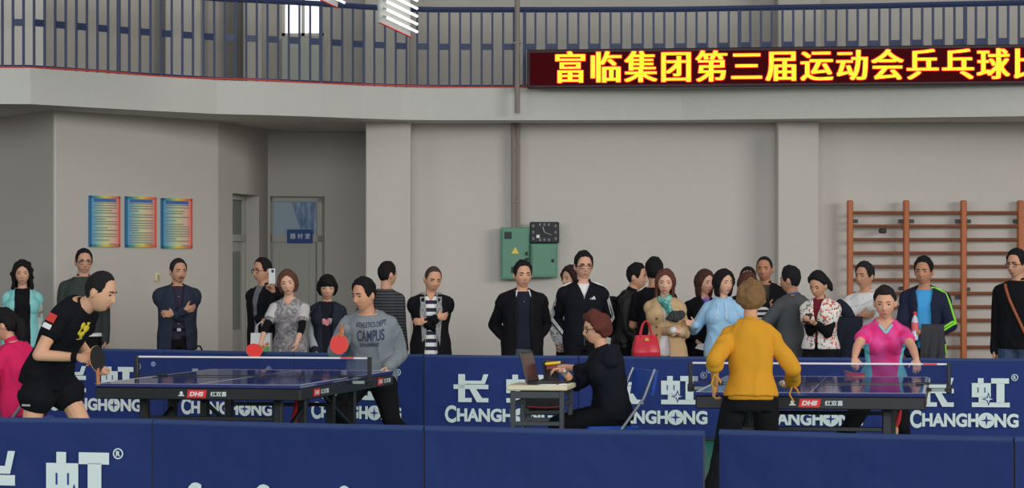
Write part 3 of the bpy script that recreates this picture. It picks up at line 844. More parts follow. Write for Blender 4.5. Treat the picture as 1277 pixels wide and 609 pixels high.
pp_table('blue table tennis table on black legs beside the black-shirted player', -2.985, 20.65, .20, False)
pp_table('blue table tennis table between the mustard sweater and pink shirt players', 1.225, 19.3, .15, True)

# ================================================================ PEOPLE
M_skin = {}
def skin(c): 
    k = 'skin_%d_%d_%d' % c
    return mat(k, tuple(int(v * q) for v, q in zip(c, (.93, .91, .89))), .55, spec=.35)
def Rx(a): a = math.radians(a); return np.array([[1, 0, 0], [0, math.cos(a), -math.sin(a)], [0, math.sin(a), math.cos(a)]])
def Ry(a): a = math.radians(a); return np.array([[math.cos(a), 0, math.sin(a)], [0, 1, 0], [-math.sin(a), 0, math.cos(a)]])
def Rz(a): a = math.radians(a); return np.array([[math.cos(a), -math.sin(a), 0], [math.sin(a), math.cos(a), 0], [0, 0, 1]])
def unit(v): v = np.asarray(v, float); return v / max(np.linalg.norm(v), 1e-9)

def head_map(d, woman=False, wide=1.0):
    x, y, z = d[:, 0], d[:, 1], d[:, 2]
    fy = np.where(y < 0, -np.abs(y) ** .80, y)
    X = .074 * wide * x; Y = .093 * fy; Z = .117 * z
    t = np.clip(-z, 0, 1)
    X = X * (1 - (.34 if woman else .20) * t ** (1.7 if woman else 2.2)) * (1 + .05 * np.clip(z, 0, 1) * (y > -.2))
    Y = np.where(y > 0, Y * (1 - .42 * t), Y)
    fr = np.clip(-y, 0, 1) ** .5
    g = lambda x0, z0, sx, sz: np.exp(-((X - x0) / sx) ** 2 - ((Z - z0) / sz) ** 2) * fr
    two = lambda x0, z0, sx, sz: g(x0, z0, sx, sz) + g(-x0, z0, sx, sz)
    Y = Y - .021 * g(0, -.034, .012, .014) - .012 * g(0, -.012, .009, .022)
    Y = Y + .007 * two(.031, .002, .015, .010) - .004 * two(.03, .022, .022, .008)
    Y = Y - .006 * g(0, -.068, .020, .010) - .009 * g(0, -.102, .020, .016) - .004 * two(.040, -.028, .018, .018)
    return np.stack([X, Y, Z], 1)

def soften(bm, n=6):
    """even out the cut edges of a garment"""
    for _ in range(n):
        new = {}
        for v in bm.verts:
            nb = [e.other_vert(v) for e in v.link_edges if e.is_boundary]
            if len(nb) == 2: new[v] = v.co * .4 + (nb[0].co + nb[1].co) * .3
        for v, c in new.items(): v.co = c

class Person:
    def __init__(s, label, px, D, top=None, H=None, yaw=0, woman=False, lean=(0, 0), side=(0, 0), twist=0, head=(0, 0, 0), drop=0.0, bulk=1.0, sk=(196, 152, 126),
                 hipshift=(0, 0), name='person', voxel=.0065, stance=.0, hs=1.0, pz=None, headshift=(0, 0, 0)):
        s.label, s.woman, s.yaw = label, woman, yaw
        s.H = H if H is not None else HZ(top, D) / .995
        s.k = s.H / 1.7; s.x0 = WX(px, D); s.D = D; s.bulk = bulk; s.voxel = voxel
        s.root = empty('person', (s.x0, D, 0), math.radians(yaw), label, 'person')
        s.hs = hs * (1.06 if not woman else 1.02) * (1 + (s.k - 1) * .4)
        s.sk = skin(sk); s.skc = sk
        H_ = s.H
        s.hip = np.array([hipshift[0], hipshift[1], (.53 * H_ - drop) if pz is None else pz])
        # posed spine
        zs = np.linspace(.53, .86, 34); pos = [s.hip]; rots = []
        for i, z in enumerate(zs):
            q = min(max((z - .55) / .22, 0), 1); q = q * q * (3 - 2 * q)
            rots.append(Rz(twist * q) @ Ry(side[0] + (side[1] - side[0]) * q) @ Rx(lean[0] + (lean[1] - lean[0]) * q))
            if i: pos.append(pos[-1] + rots[i] @ np.array([0, 0, (zs[i] - zs[i - 1]) * H_]))
        s.zs, s.pos, s.rots = zs, np.array(pos), rots
        s.CR = s.rots[26]                                    # chest frame
        s.C = s.sp(.72)
        wsh = (.0965 if not woman else .086) * H_ * (1 + (bulk - 1) * .5)
        s.S = {'R': s.sp(.765) + s.CR @ np.array([-wsh, .004, 0]), 'L': s.sp(.765) + s.CR @ np.array([wsh, .004, 0])}
        s.HR = Rz(head[0]) @ Ry(head[2]) @ Rx(head[1])       # head: yaw (+ towards the person's left), pitch (+ down), roll
        nb = s.sp(.835); upn = unit(s.CR[:, 2] + s.HR[:, 2])
        s.NB = nb
        s.HC = nb + upn * (.042 * H_) + s.HR @ np.array([0, -.020, .042 * H_]) + np.array(headshift)
        s.UA, s.FA = .165 * H_, .148 * H_
        s.TH, s.SH = .245 * H_, .236 * H_
        s.PRm = s.rots[0]
        hx = .052 * H_ * (1.0 if not woman else 1.04)
        s.HJ = {'R': s.hip + s.PRm @ np.array([-hx, 0, -.022 * H_]), 'L': s.hip + s.PRm @ np.array([hx, 0, -.022 * H_])}
        s.A, s.E, s.Wr, s.K = {}, {}, {}, {}
        s.fd, s.fn, s.curl, s.handed = {}, {}, {}, {}
        for a in 'RL':
            sg = -1 if a == 'R' else 1
            s.arm(a, None); s.leg(a, (sg * (.075 + stance) * s.k + hipshift[0] * .6, .02 + hipshift[1] * .5, .045 * H_))
    def sp(s, z):
        if z < .53: return s.hip + s.rots[0] @ np.array([0, 0, (z - .53) * s.H])
        i = np.array([np.interp(z, s.zs, s.pos[:, k]) for k in range(3)])
        if z > .86: i = i + s.rots[-1] @ np.array([0, 0, (z - .86) * s.H])
        return i
    def rot(s, z): return s.rots[int(np.clip(round((z - .53) / .01), 0, 33))]
    def loc(s, w):
        """world point -> this person's own frame"""
        return Rz(-s.yaw) @ (np.asarray(w, float) - np.array([s.x0, s.D, 0]))
    def wpx(s, px, py, dD=0.0): return s.loc(W(px, py, s.D + dD))
    def arm(s, a, target, pole=None, fdir=None, fnorm=None, curl=.35):
        """target: wrist position in the person's frame (metres, scaled by height) or None to hang"""
        sg = -1 if a == 'R' else 1; S = s.S[a]
        if target is None:
            T = S + s.CR @ np.array([sg * .035, -.035, 0]) + np.array([0, -.01, -(s.UA + s.FA) * .985])
        else: T = np.asarray(target, float)
        d = T - S; L = np.linalg.norm(d); mx = (s.UA + s.FA) * .995
        if L > mx: T = S + d / L * mx; L = mx; d = T - S
        n = d / L
        p = np.array([sg * .30, 1.0, -.2]) if pole is None else np.asarray(pole, float)
        p = p - n * p.dot(n); p = unit(p)
        c = (s.UA ** 2 + L ** 2 - s.FA ** 2) / (2 * L); h = math.sqrt(max(s.UA ** 2 - c ** 2, 0))
        s.E[a] = S + n * c + p * h; s.Wr[a] = T
        f = unit(T - s.E[a])
        s.fd[a] = unit(fdir) if fdir is not None else f
        nn = np.array([-sg * 1.0, -.1, 0.]) if fnorm is None else np.asarray(fnorm, float)
        if fnorm is None and abs(f[2]) < .6: nn = np.array([-sg * .5, .5, -.5])
        nn = nn - s.fd[a] * nn.dot(s.fd[a]); s.fn[a] = unit(nn); s.curl[a] = curl
        return s
    def leg(s, a, target, pole=(0, -1, 0)):
        J = s.HJ[a]; T = np.asarray(target, float); d = T - J; L = np.linalg.norm(d); mx = (s.TH + s.SH) * .998
        if L > mx: T = J + d / L * mx; L = mx; d = T - J
        n = d / L; p = np.asarray(pole, float); p = unit(p - n * p.dot(n))
        c = (s.TH ** 2 + L ** 2 - s.SH ** 2) / (2 * L); h = math.sqrt(max(s.TH ** 2 - c ** 2, 0))
        s.K[a] = J + n * c + p * h; s.A[a] = T
        return s
    def cross_arms(s, dz=0.0):
        k = s.k; c = s.C
        s.arm('R', c + s.CR @ np.array([.050 * k, -.205 * k, -.060 * k + dz]), (-.45, .5, -.8), (.9, .22, .12), (.1, .9, .2), .3)
        s.arm('L', c + s.CR @ np.array([-.060 * k, -.185 * k, -.105 * k + dz]), (.45, .5, -.8), (-.9, .25, .05), (-.1, .9, -.2), .3)
        return s
    # ---- body -----------------------------------------------------------------
    MAN = [(.452, .060, .052, .004), (.475, .083, .062, .005), (.51, .096, .067, .006), (.545, .094, .065, .003), (.60, .084, .060, -.002), (.66, .087, .063, -.004), (.72, .093, .068, -.004), (.765, .089, .064, .002), (.795, .072, .054, .006), (.815, .054, .046, .009), (.832, .045, .037, .008)]
    WOM = [(.452, .060, .052, .004), (.475, .086, .064, .007), (.51, .099, .070, .009), (.545, .094, .065, .004), (.61, .075, .055, -.002), (.66, .078, .058, -.003), (.72, .084, .062, -.004), (.765, .079, .058, .002), (.795, .064, .049, .006), (.815, .048, .042, .009), (.832, .040, .034, .008)]
    def torso(s, mb, ease=0.0, z0=.452, z1=.832, flare=0.0, n=28, neck_ease=None):
        T = s.WOM if s.woman else s.MAN
        zz = [z for z in np.linspace(z0, z1, 22)]
        rs = []
        for z in zz:
            a = [np.interp(z, [t[0] for t in T], [t[i] for t in T]) for i in (1, 2, 3)]
            if z < .51 and z0 < .5 and ease > 0: a[0] = max(a[0], T[2][1] * .98); a[1] = max(a[1], T[2][2] * .96)
            e = ease if z < .80 else ease + ((neck_ease if neck_ease is not None else ease * .6) - ease) * min((z - .80) / .03, 1)
            fl = flare * max(0, (.60 - z) / .12) if z < .60 else 0
            hw = a[0] * s.H * (1 + (s.bulk - 1) * .8) + e + fl; hd = a[1] * s.H * s.bulk + e + fl
            th = np.arange(n) * 2 * math.pi / n
            cx, sy = np.cos(th), np.sin(th)
            ex = 2 / 2.5
            q = np.stack([hw * np.sign(cx) * np.abs(cx) ** ex, hd * np.sign(sy) * np.abs(sy) ** ex + a[2] * s.H, np.zeros(n)], 1)
            rs.append(s.sp(z) + q @ s.rot(z).T)
        mb.rings(rs)
        if z1 > .79:
            for a in 'RL':
                mb.seg(s.sp(.812) + s.rot(.81) @ np.array([0, .008, -.012]), s.S[a] + s.rot(.81) @ np.array([0, 0, .004]), .050 * s.k * (.86 if s.woman else 1) + ease * .8, .047 * s.k * (.86 if s.woman else 1) + ease * .8)
        if s.woman and z0 < .66 and z1 > .75:
            for sg in (-1, 1):
                mb.ell(s.sp(.715) + s.rot(.72) @ np.array([sg * .046 * s.H, -.043 * s.H, 0]), np.array([.045, .036, .043]) * s.H + ease, s.rot(.72), 12, 8)
    def arm_vol(s, mb, a, ease=0.0, upto=1.0, cuff=0.0):
        """upto: 1 = wrist, .5 = elbow"""
        k = s.k * (.86 if s.woman else 1.0) * (1 + (s.bulk - 1) * .7)
        S, E, T = s.S[a], s.E[a], s.Wr[a]
        f = min(upto / .5, 1.0)
        mb.seg(S, S + (E - S) * f, .049 * k + ease, (.040 + (.013 * (1 - f))) * k + ease * .9 + (cuff if upto <= .5 else 0), .048 * k + ease)
        if upto > .5:
            g = (upto - .5) / .5
            mb.seg(E, E + (T - E) * g, .041 * k + ease * .9, (.041 - .014 * g) * k + ease * .75 + cuff, (.041 - .004 * g) * k + ease * .8)
    def hand_vol(s, mb, a):
        k = s.k * (.88 if s.woman else 1.0); W_ = s.Wr[a]; f = s.fd[a]; n = s.fn[a]; sg = 1 if a == 'R' else -1
        u = unit(np.cross(f, n)) * sg                        # thumb side
        mb.seg(W_ - f * .01, W_ + f * .03 * k, .026 * k, .027 * k, n=10)
        mb.ell(W_ + f * .050 * k, (.050 * k, .042 * k, .017 * k), np.stack([f, u, n], 1), 14, 8)
        c = s.curl[a]
        for i, (o, l) in enumerate(((.031, .066), (.0105, .074), (-.0105, .069), (-.031, .054))):
            p = W_ + f * (.083 - .004 * abs(i - 1)) * k + u * o * k; d = f; ang = 0
            dd = unit(f + u * o * 2.2)
            for j, q in enumerate((.45, .32, .23)):
                ang += c * (1.0, 1.15, .8)[j] * (1 + .1 * i)
                d = dd * math.cos(ang) + n * math.sin(ang)
                r = (.0088, .0080, .0072)[j] * k
                mb.seg(p, p + d * l * q * k, r, r * .93, n=8); p = p + d * l * q * k
        p = W_ + f * .022 * k + u * .030 * k; d = unit(f * .62 + u * .70 + n * .25)
        for j, q in enumerate((.040, .030)):
            mb.seg(p, p + d * q * k, .0115 * k, .0095 * k, n=8); p = p + d * q * k; d = unit(d + f * .35 + n * (.25 + c * .5) - u * .15)
    def leg_vol(s, mb, a, ease=0.0, upto=1.0, hem=0.0):
        k = s.k * (.95 if s.woman else 1.0) * (1 + (s.bulk - 1) * .6)
        J, K, A = s.HJ[a], s.K[a], s.A[a]
        f = min(upto / .5, 1)
        mb.seg(J, J + (K - J) * f, .083 * k + ease, (.083 - .028 * f) * k + ease * (.8 if upto > .5 else 1) + (hem if upto <= .5 else 0), .072 * k + ease)
        if upto > .5:
            g = (upto - .5) / .5
            mb.seg(K, K + (A - K) * g, .055 * k + ease * .8, (.055 - .019 * g) * k + ease + hem, .056 * k + ease * .8)
    def make_body(s, feet=True):
        mb = MB(); s.torso(mb)
        k = s.k
        mb.seg(s.sp(.80), s.HC + s.HR @ np.array([0, .012, -.05]), .062 * k * (.86 if s.woman else 1), .054 * k * (.86 if s.woman else 1), n=14)
        for a in 'RL':
            s.arm_vol(mb, a); s.hand_vol(mb, a); s.leg_vol(mb, a)
            if feet:
                A = s.A[a]; fw = unit(np.array([(s.A[a][0]) * .5, -1, 0]))
                mb.seg(A, A + np.array([0, .02, -.03 * k]), .036 * k, .03 * k); mb.seg(A + np.array([0, .01, -.045 * k + .01]), A + fw * .15 * k + np.array([0, 0, -.052 * k]), .030 * k, .022 * k)
        hs = s.hs
        mb.ell(s.HC, (hs, hs, hs), s.HR, 40, 34, lambda q: head_map(q, s.woman))
        for sg in (-1, 1):
            mb.ell(s.HC + s.HR @ (np.array([sg * .077, .014, -.008]) * hs), np.array([.012, .020, .031]) * hs, s.HR @ Rz(sg * 20), 10, 8)
        me = remesh(mb.mesh('body'), s.voxel, 2)
        s.body = link('body', me, s.sk, s.root, True, None)
        return s
    def hp(s, x, y, z): return s.HC + s.HR @ (np.array([x, y, z]) * s.hs)
    def face_at(s, x, z):
        """point of the face surface at head-frame x, z (metres)"""
        d = np.array([[x / .074, 0, z / .117]]); d[0, 1] = -math.sqrt(max(0.02, 1 - d[0, 0] ** 2 - d[0, 2] ** 2))
        return head_map(d, s.woman)[0]
    def face(s, glasses=None, moustache=False, lips=(150, 92, 86), brow=(38, 30, 28), eyes=True, hairline=None):
        md = mat('eye_dark', (34, 26, 24), .3); mw_ = mat('eye_white', (138, 122, 112), .4)
        for sg in (-1, 1):
            p = s.face_at(sg * .031, .001)
            b = MB(); b.ell(s.hp(sg * .031, p[1] + .0005, .001), np.array([.0140, .005, .0042]) * s.hs, s.HR, 12, 8)
            b.cur = 1; b.ell(s.hp(sg * .031, p[1] - .0028, .0015), np.array([.0085, .004, .0046]) * s.hs, s.HR, 10, 6)
            b.tube([s.hp(sg * .031 + dx, p[1] - .0035 + abs(dx) * .15, .0052 - abs(dx) * .16) for dx in (-.016, -.008, 0, .008, .016)], .0030, 6)
            b.build('eye', [mw_, md], s.body)
            pts = []
            for dx in (-.019, -.008, .004, .017):
                xx = sg * (.031 + dx); q = s.face_at(xx, .022)
                pts.append(s.hp(xx, q[1] - .0002, .021 + .004 * math.sin((dx + .019) / .036 * 3.0)))
            b = MB(); b.tube(pts, [.0042, .0054, .0048, .0026] if not s.woman else [.0026, .0034, .0030, .0018], 6)
            b.build('eyebrow', mat('brow_%d' % brow[0], brow, .8), s.body)
        q = s.face_at(0, -.066)
        b = MB(); b.tube([s.hp(x, q[1] + .0010 + x * x * 9, -.066 + z) for x, z in ((-.023, -.001), (-.012, .0015), (0, .0005), (.012, .0015), (.023, -.001))], [.002, .0042, .0048, .0042, .002], 8)
        b.tube([s.hp(x, q[1] + .0016 + x * x * 9, -.073) for x in (-.017, 0, .017)], [.002, .0052, .002], 8)
        b.build('lips', mat('lips_%d_%d' % lips[:2], lips, .5), s.body)
        for sg in (-1, 1): pass
        if moustache:
            b = MB(); q = s.face_at(0, -.054)
            b.tube([s.hp(x, q[1] - .003 + x * x * 8, -.053 - abs(x) * .25) for x in (-.026, -.013, 0, .013, .026)], [.003, .0055, .004, .0055, .003], 8)
            b.tube([s.hp(x, s.face_at(0, -.1)[1] - .002 + x * x * 9, -.094) for x in (-.010, 0, .010)], [.003, .005, .003], 8)
            b.build('moustache', mat('moustache_hair', (44, 38, 36), .9), s.body)
        if glasses:
            b = MB(); mg = mat('glasses_%d' % glasses[0], glasses, .3)
            for sg in (-1, 1):
                y = s.face_at(sg * .031, .0)[1] - .014
                pts = [s.hp(sg * .033 + .024 * math.copysign(abs(math.cos(t)) ** .6, math.cos(t)), y + .004 * abs(math.cos(t)) * (1 if True else 0), -.002 + .0155 * math.copysign(abs(math.sin(t)) ** .6, math.sin(t))) for t in np.linspace(0, 2 * math.pi, 17)]
                b.tube(pts, .0033, 6)
                b.tube([s.hp(sg * .057, y + .004, .004), s.hp(sg * .078, y + .03, .004), s.hp(sg * .083, .01, .002)], .0028, 6)
            y = s.face_at(0.02, 0)[1] - .014
            b.tube([s.hp(-.01, y, .004), s.hp(0, y - .003, .007), s.hp(.01, y, .004)], .002, 6)
            b.build('glasses', mg, s.root)
        return s
    # ---- hair -------------------------------------------------------------------
    def hair(s, style='short', c=(26, 23, 24), length=.0, part=0.0, vol=0.0, fringe=None):
        m = mat('hair_%d_%d_%d' % c, c, .75, bump=.5, bscale=60, stretch=(1, 1, .12), var=.2, spec=.15)
        th = {'crew': .006, 'short': .012, 'short_top': .015, 'bob': .024, 'long': .022, 'curly': .030, 'tied': .013, 'wavy_short': .032}[style] + vol
        def lvl(az):
            a = np.degrees(az)
            if style in ('crew',): P = [(0, .78), (25, .77), (42, .72), (58, .58), (68, .10), (86, -.05), (92, .1), (104, -.1), (118, -.42), (180, -.50)]
            elif style in ('short', 'short_top'): P = [(0, .74), (25, .73), (42, .70), (56, .60), (64, .18), (72, -.10), (84, -.14), (92, .02), (104, -.1), (118, -.45), (180, -.56)]
            elif style == 'wavy_short': P = [(0, .56), (25, .52), (50, .38), (64, .15), (74, -.2), (90, -.35), (104, -.45), (118, -.6), (180, -.72)]
            elif style == 'tied': P = [(0, .70), (25, .66), (50, .54), (66, .36), (78, .1), (90, .06), (104, -.05), (118, -.45), (180, -.58)]
            else: P = [(0, .66), (20, .62), (42, .44), (58, .18), (70, -.2), (84, -.45), (100, -.6), (180, -.66)]
            if fringe is not None: P = [(0, fringe), (28, fringe), (46, fringe - .02)] + [p for p in P if p[0] > 46]
            return np.interp(a, [p[0] for p in P], [p[1] for p in P])
        nu, nv = 56, 44; phi = np.linspace(-math.pi / 2 + .05, math.pi / 2 - .03, nv); rs = []
        sd = RNG.rand(3) * 20
        for p in phi:
            t = np.arange(nu) * 2 * math.pi / nu
            d = np.stack([np.cos(p) * np.sin(t), -np.cos(p) * np.cos(t), np.full(nu, np.sin(p))], 1)
            az = np.abs(np.arctan2(d[:, 0], -d[:, 1]))
            g = head_map(d, s.woman) ; L = lvl(az)
            over = (d[:, 2] - L)
            # flatten the face features under the hair, push out by the thickness
            r = np.linalg.norm(g, axis=1); nrm = g / r[:, None]
            tt = .003 + th * np.clip(over / .26, 0, 1) ** .75
            if style in ('short', 'short_top', 'crew'): tt = tt * (.35 + .65 * np.clip((d[:, 2] + .05) / .55, 0, 1))
            if style == 'short_top': tt = tt * (1 + .5 * np.clip(d[:, 2], 0, 1))
            if style in ('bob', 'long', 'curly', 'wavy_short'): tt = tt * (1 + .25 * np.clip(1 - np.abs(d[:, 2]), 0, 1) * (az > 1.0))
            if style == 'tied': tt = tt * (1 + .2 * np.clip(d[:, 2], 0, 1))
            nz = vnoise(g * (38 if style in ('curly', 'wavy_short') else 55) + sd)
            tt = tt * (1 + nz * (.45 if style in ('curly', 'wavy_short') else .22))
            off = np.where(over > 0, tt, -.018 - .02 * np.clip(-over, 0, .5))
            rs.append((nrm * (r + off)[:, None] * s.hs) @ s.HR.T + s.HC)
        b = MB(); b.rings(rs)
        if length > 0:
            # side and back fall: closed shell following the head and neck
            n1, n2 = 30, 12; a0 = math.radians(64 if style != 'curly' else 58)
            az = np.linspace(a0, 2 * math.pi - a0, n1); out = []; inn = []
            for j in range(n2):
                q = j / (n2 - 1); z = .045 - q * (length + .045)
                rx = .086 + .012 * math.sin(min(q * 3, 3.14)) + (.02 * q if style == 'curly' else -.006 * q * q) + vol * .6
                ry = .100 + .006 * math.sin(q * 3.1) - .022 * q + vol * .4
                ro = []; ri = []
                for i, a in enumerate(az):
                    w_ = 1 + (.10 if style == 'curly' else .035) * vnoise(np.array([[i * (.55 if style == 'curly' else 1.1) + sd[0], j * (.8 if style == 'curly' else .25) + sd[1], sd[2]]]))[0]
                    edge = .010 * (1 if i in (0, n1 - 1) else 0)
                    ro.append(s.HC + s.HR @ (np.array([rx * w_ * math.sin(a), -ry * w_ * math.cos(a) + .008, z]) * s.hs))
                    ri.append(s.HC + s.HR @ (np.array([(rx - .022) * math.sin(a), -(ry - .022) * math.cos(a) + .008, z]) * s.hs))
                if q == 1: ro = [p + (i_ - p) * .5 for p, i_ in zip(ro, ri)]; 
                out.append(np.array(ro + ri[::-1]))
            b.rings(out)
        s.hair_o = b.build('hair', m, s.root, True, 1.2)
        s.hair_m = m
        return s
    def ponytail(s, pts, r):
        b = MB(); b.tube([s.hp(*p) for p in pts], r, 10); b.build('ponytail', s.hair_m, s.hair_o, True, 1.2); return s
    # ---- clothes -------------------------------------------------------------------
    def top(s, name, m, sleeve=1.0, ease=.014, hem=.48, neck=.828, cuff=.004, flare=0.0, fold=.006, voxel=.009, extra=None, arms=True, neck_ease=None):
        mb = MB(); s.torso(mb, ease, hem, neck, flare, neck_ease=neck_ease)
        if arms:
            for a in 'RL': s.arm_vol(mb, a, ease * .78, sleeve[a] if isinstance(sleeve, dict) else sleeve, cuff)
        if extra: extra(mb)
        me = remesh(mb.mesh(name), voxel, 9, fold, 8.0)
        o = link(name, me, m, s.root, True, None)
        return o
    def sleeves(s, o, m, ease=.020, upto=.97, cuff=.006, fold=.007, name='sleeve', which='RL', start=0):
        ms = m if isinstance(m, dict) else {'R': m, 'L': m}
        for a in which:
            mb = MB(); s.arm_vol(mb, a, ease, upto, cuff)
            link(name, remesh(mb.mesh(name), .008, 3, fold, 9.0), ms[a], o, True, None)
    def open_jacket(s, m, width=lambda z: .06, sleeve_m=None, ease=.025, hem=.47, neck=.824, flare=.0, name='jacket', sleeve=.95, fold=.007, lapel=None, upto_z=None, sl_ease=.017):
        """jacket shell whose front is cut away: width(z/H) is the half-width of the gap"""
        mb = MB(); s.torso(mb, ease, hem, neck, flare, neck_ease=.020)
        mb_sh = mb
        for a in 'RL': mb.seg(s.S[a], s.S[a] + (s.E[a] - s.S[a]) * .12, .047 * s.k * (.86 if s.woman else 1) + ease, .047 * s.k * (.86 if s.woman else 1) + ease)
        me = remesh(mb.mesh(name), .009, 8, fold, 8.0)
        bm = bmesh.new(); bm.from_mesh(me); kill = []
        inv = [(s.sp(z), s.rot(z)) for z in np.linspace(hem - .05, .88, 40)]; zz = np.linspace(hem - .05, .88, 40)
        P = np.array([p for p, _ in inv])
        top_p = s.sp(neck)
        for f in bm.faces:
            c = np.array(f.calc_center_median())
            i = int(np.argmin(np.abs(((c - P) * np.array([r[:, 2] for _, r in inv])).sum(1))))
            l = inv[i][1].T @ (c - inv[i][0])
            if zz[i] > neck - .012 and abs(f.normal.dot(Vector(inv[i][1][:, 2]))) > .75 and abs(l[0]) < .065 * s.k and l[1] < .06: kill.append(f); continue
            if zz[i] < hem + .02 and f.normal.dot(Vector(inv[i][1][:, 2])) < -.7: kill.append(f); continue
            wv = width(zz[i]) * s.k
            if l[1] < -.01 and abs(l[0]) < wv: kill.append(f)
        bmesh.ops.delete(bm, geom=kill, context='FACES')
        soften(bm)
        bm.to_mesh(me); bm.free()
        o = link(name, me, m, s.root, True, None)
        so = o.modifiers.new('thickness', 'SOLIDIFY'); so.thickness = .012; so.offset = 0
        s.sleeves(o, sleeve_m or m, sl_ease, sleeve, .004, fold)
        return o
    def vneck(s, o, depth=.09, half=.055, m=None, band=.012):
        """cut a V at the neck of a garment; m: a contrasting edge"""
        me = o.data; bm = bmesh.new(); bm.from_mesh(me); k = s.k; c = s.sp(.832); R = s.rot(.80); kill = []
        for f in bm.faces:
            l = R.T @ (np.array(f.calc_center_median()) - c)
            if l[1] < .0 and -depth * k < l[2] < .03 and abs(l[0]) < half * k * (1 + l[2] / (depth * k)): kill.append(f)
        bmesh.ops.delete(bm, geom=kill, context='FACES'); soften(bm); 
        tree = BVHTree.FromBMesh(bm); bm.to_mesh(me); bm.free()
        so = o.modifiers.new('thickness', 'SOLIDIFY'); so.thickness = .008; so.offset = -1
        if m:
            b = MB(); pts = []
            for q in np.linspace(-1, 1, 17):
                p_ = c + R @ np.array([half * k * q * 1.05, -.16, -depth * k * (1 - abs(q))])
                h = tree.find_nearest(Vector(c + R @ np.array([half * k * q * 1.05, -.085, -depth * k * (1 - abs(q))])))
                pts.append(np.array(h[0]))
            b.tube(pts, band, 8); b.build('neck_trim', m, o)
        return o
    def collar(s, o, m, r=.060, h=.046, gap=35, name='collar', thick=.008, tilt=10):
        """standing collar open at the front"""
        k = s.k * (.9 if s.woman else 1); b = MB(); rs = []
        c0 = s.sp(.822); R = s.rot(.82) @ Rx(-tilt * -1)
        for a in np.linspace(gap, 360 - gap, 24):
            t = math.radians(a); d = np.array([math.sin(t), -math.cos(t) * 1.0, 0])
            rs.append(np.array([c0 + R @ (d * (r + .018) * k + np.array([0, .006, -.012])), c0 + R @ (d * r * k + np.array([0, .008, h])), c0 + R @ (d * (r - thick) * k + np.array([0, .008, h])), c0 + R @ (d * (r + .004) * k + np.array([0, .006, -.016]))]))
        b.rings(rs); return b.build(name, m, o, True, 1.0)
    def lapels(s, o, m, width, z0=.60, z1=.815, wide=.045, ease=.034, name='lapel'):
        """folded-back front edges beside the opening"""
        T = s.WOM if s.woman else s.MAN
        for sg in (-1, 1):
            b = MB(); rs = []
            for q in np.linspace(0, 1, 9):
                z = z0 + (z1 - z0) * q; a = [np.interp(z, [t[0] for t in T], [t[i] for t in T]) for i in (1, 2, 3)]
                x0 = width(z) * s.k - .004; ww = wide * s.k * (.25 + .75 * math.sin(min(1, q * 1.25) * math.pi / 2)) * (1 if q < .85 else .75)
                ys = []
                for x in (x0, x0 + ww):
                    hw = a[0] * s.H + ease; hd = a[1] * s.H * s.bulk + ease
                    y = -hd * max(.05, 1 - min(abs(x) / hw, .99) ** 2.5) ** (1 / 2.5) + a[2] * s.H; ys.append(y)
                pts = [np.array([sg * x0, ys[0] - .006, 0]), np.array([sg * (x0 + ww), ys[1] - .012, 0]), np.array([sg * (x0 + ww), ys[1] + .004, 0]), np.array([sg * x0, ys[0] + .012, 0])]
                rs.append(np.array([s.sp(z) + s.rot(z) @ p for p in pts]))
            b.rings(rs); b.build(name, m, o, True, 1.0)
    def trousers(s, m, ease=.014, upto=.97, hem=.012, fold=.008, top=.585, name='trousers', voxel=.010, fs=6.0):
        mb = MB(); s.torso(mb, ease * .45, .455, top)
        for a in 'RL': s.leg_vol(mb, a, ease, upto, hem)
        return link(name, remesh(mb.mesh(name), voxel, 3, fold, fs), m, s.root, True, None)
    def shoes(s, m=None):
        m = m or mat('dark_shoe', (30, 28, 30), .5); k = s.k
        for a in 'RL':
            A = s.A[a]; fw = unit(np.array([A[0] * .5, -1, 0])); z = -A[2]
            b = MB(); b.seg(A + np.array([0, .015, z + .045]), A + fw * .155 * k + np.array([0, 0, z + .036]), .044, .034); b.seg(A + np.array([0, 0, -.005]), A + np.array([0, .005, z + .05]), .044, .046)
            me = remesh(b.mesh('shoe'), .008, 2)
            n = len(me.vertices); co = np.empty(n * 3); me.vertices.foreach_get('co', co); co = co.reshape(n, 3); co[:, 2] = np.maximum(co[:, 2], .006); me.vertices.foreach_set('co', co.ravel()); me.update()
            link('shoe', me, m, s.root, True, None)
    def belt(s, m, z=.565, ease=.03, h=.02, name='belt'):
        b = MB(); s.torso(b, ease, z, z + h); b.build(name, m, s.root, True, 1.0)
    def decal(s, parent, me, at, m, name, up=None, right=None, lift=.004, frame=None, target=None):
        """print a flat mark (metres) on a garment: at = origin in the person's frame on the front side, projected along the view of the chest"""
        R = s.CR if frame is None else frame
        rx, uz, fy = R[:, 0], R[:, 2], R[:, 1]
        bm = bmesh.new(); bm.from_mesh(me)
        bmesh.ops.triangulate(bm, faces=bm.faces)
        for _ in range(3):
            es = [e for e in bm.edges if e.calc_length() > .022]
            if not es: break
            bmesh.ops.subdivide_edges(bm, edges=es, cuts=1); bmesh.ops.triangulate(bm, faces=[f for f in bm.faces if len(f.verts) > 3])
        tg = target or parent
        tree = BVHTree.FromPolygons([v.co[:] for v in tg.data.vertices], [p.vertices[:] for p in tg.data.polygons])
        for v in bm.verts:
            o = np.asarray(at) + rx * v.co.x + uz * v.co.y - fy * .5
            h = tree.ray_cast(Vector(o), Vector(fy))
            p = np.array(h[0]) - fy * lift if h[0] is not None else o + fy * .4
            v.co = Vector(p)
        bm.to_mesh(me); bm.free()
        o = link(name, me, m, parent, True, None)
        sd = o.modifiers.new('thickness', 'SOLIDIFY'); sd.thickness = .003; sd.offset = 0
        return o
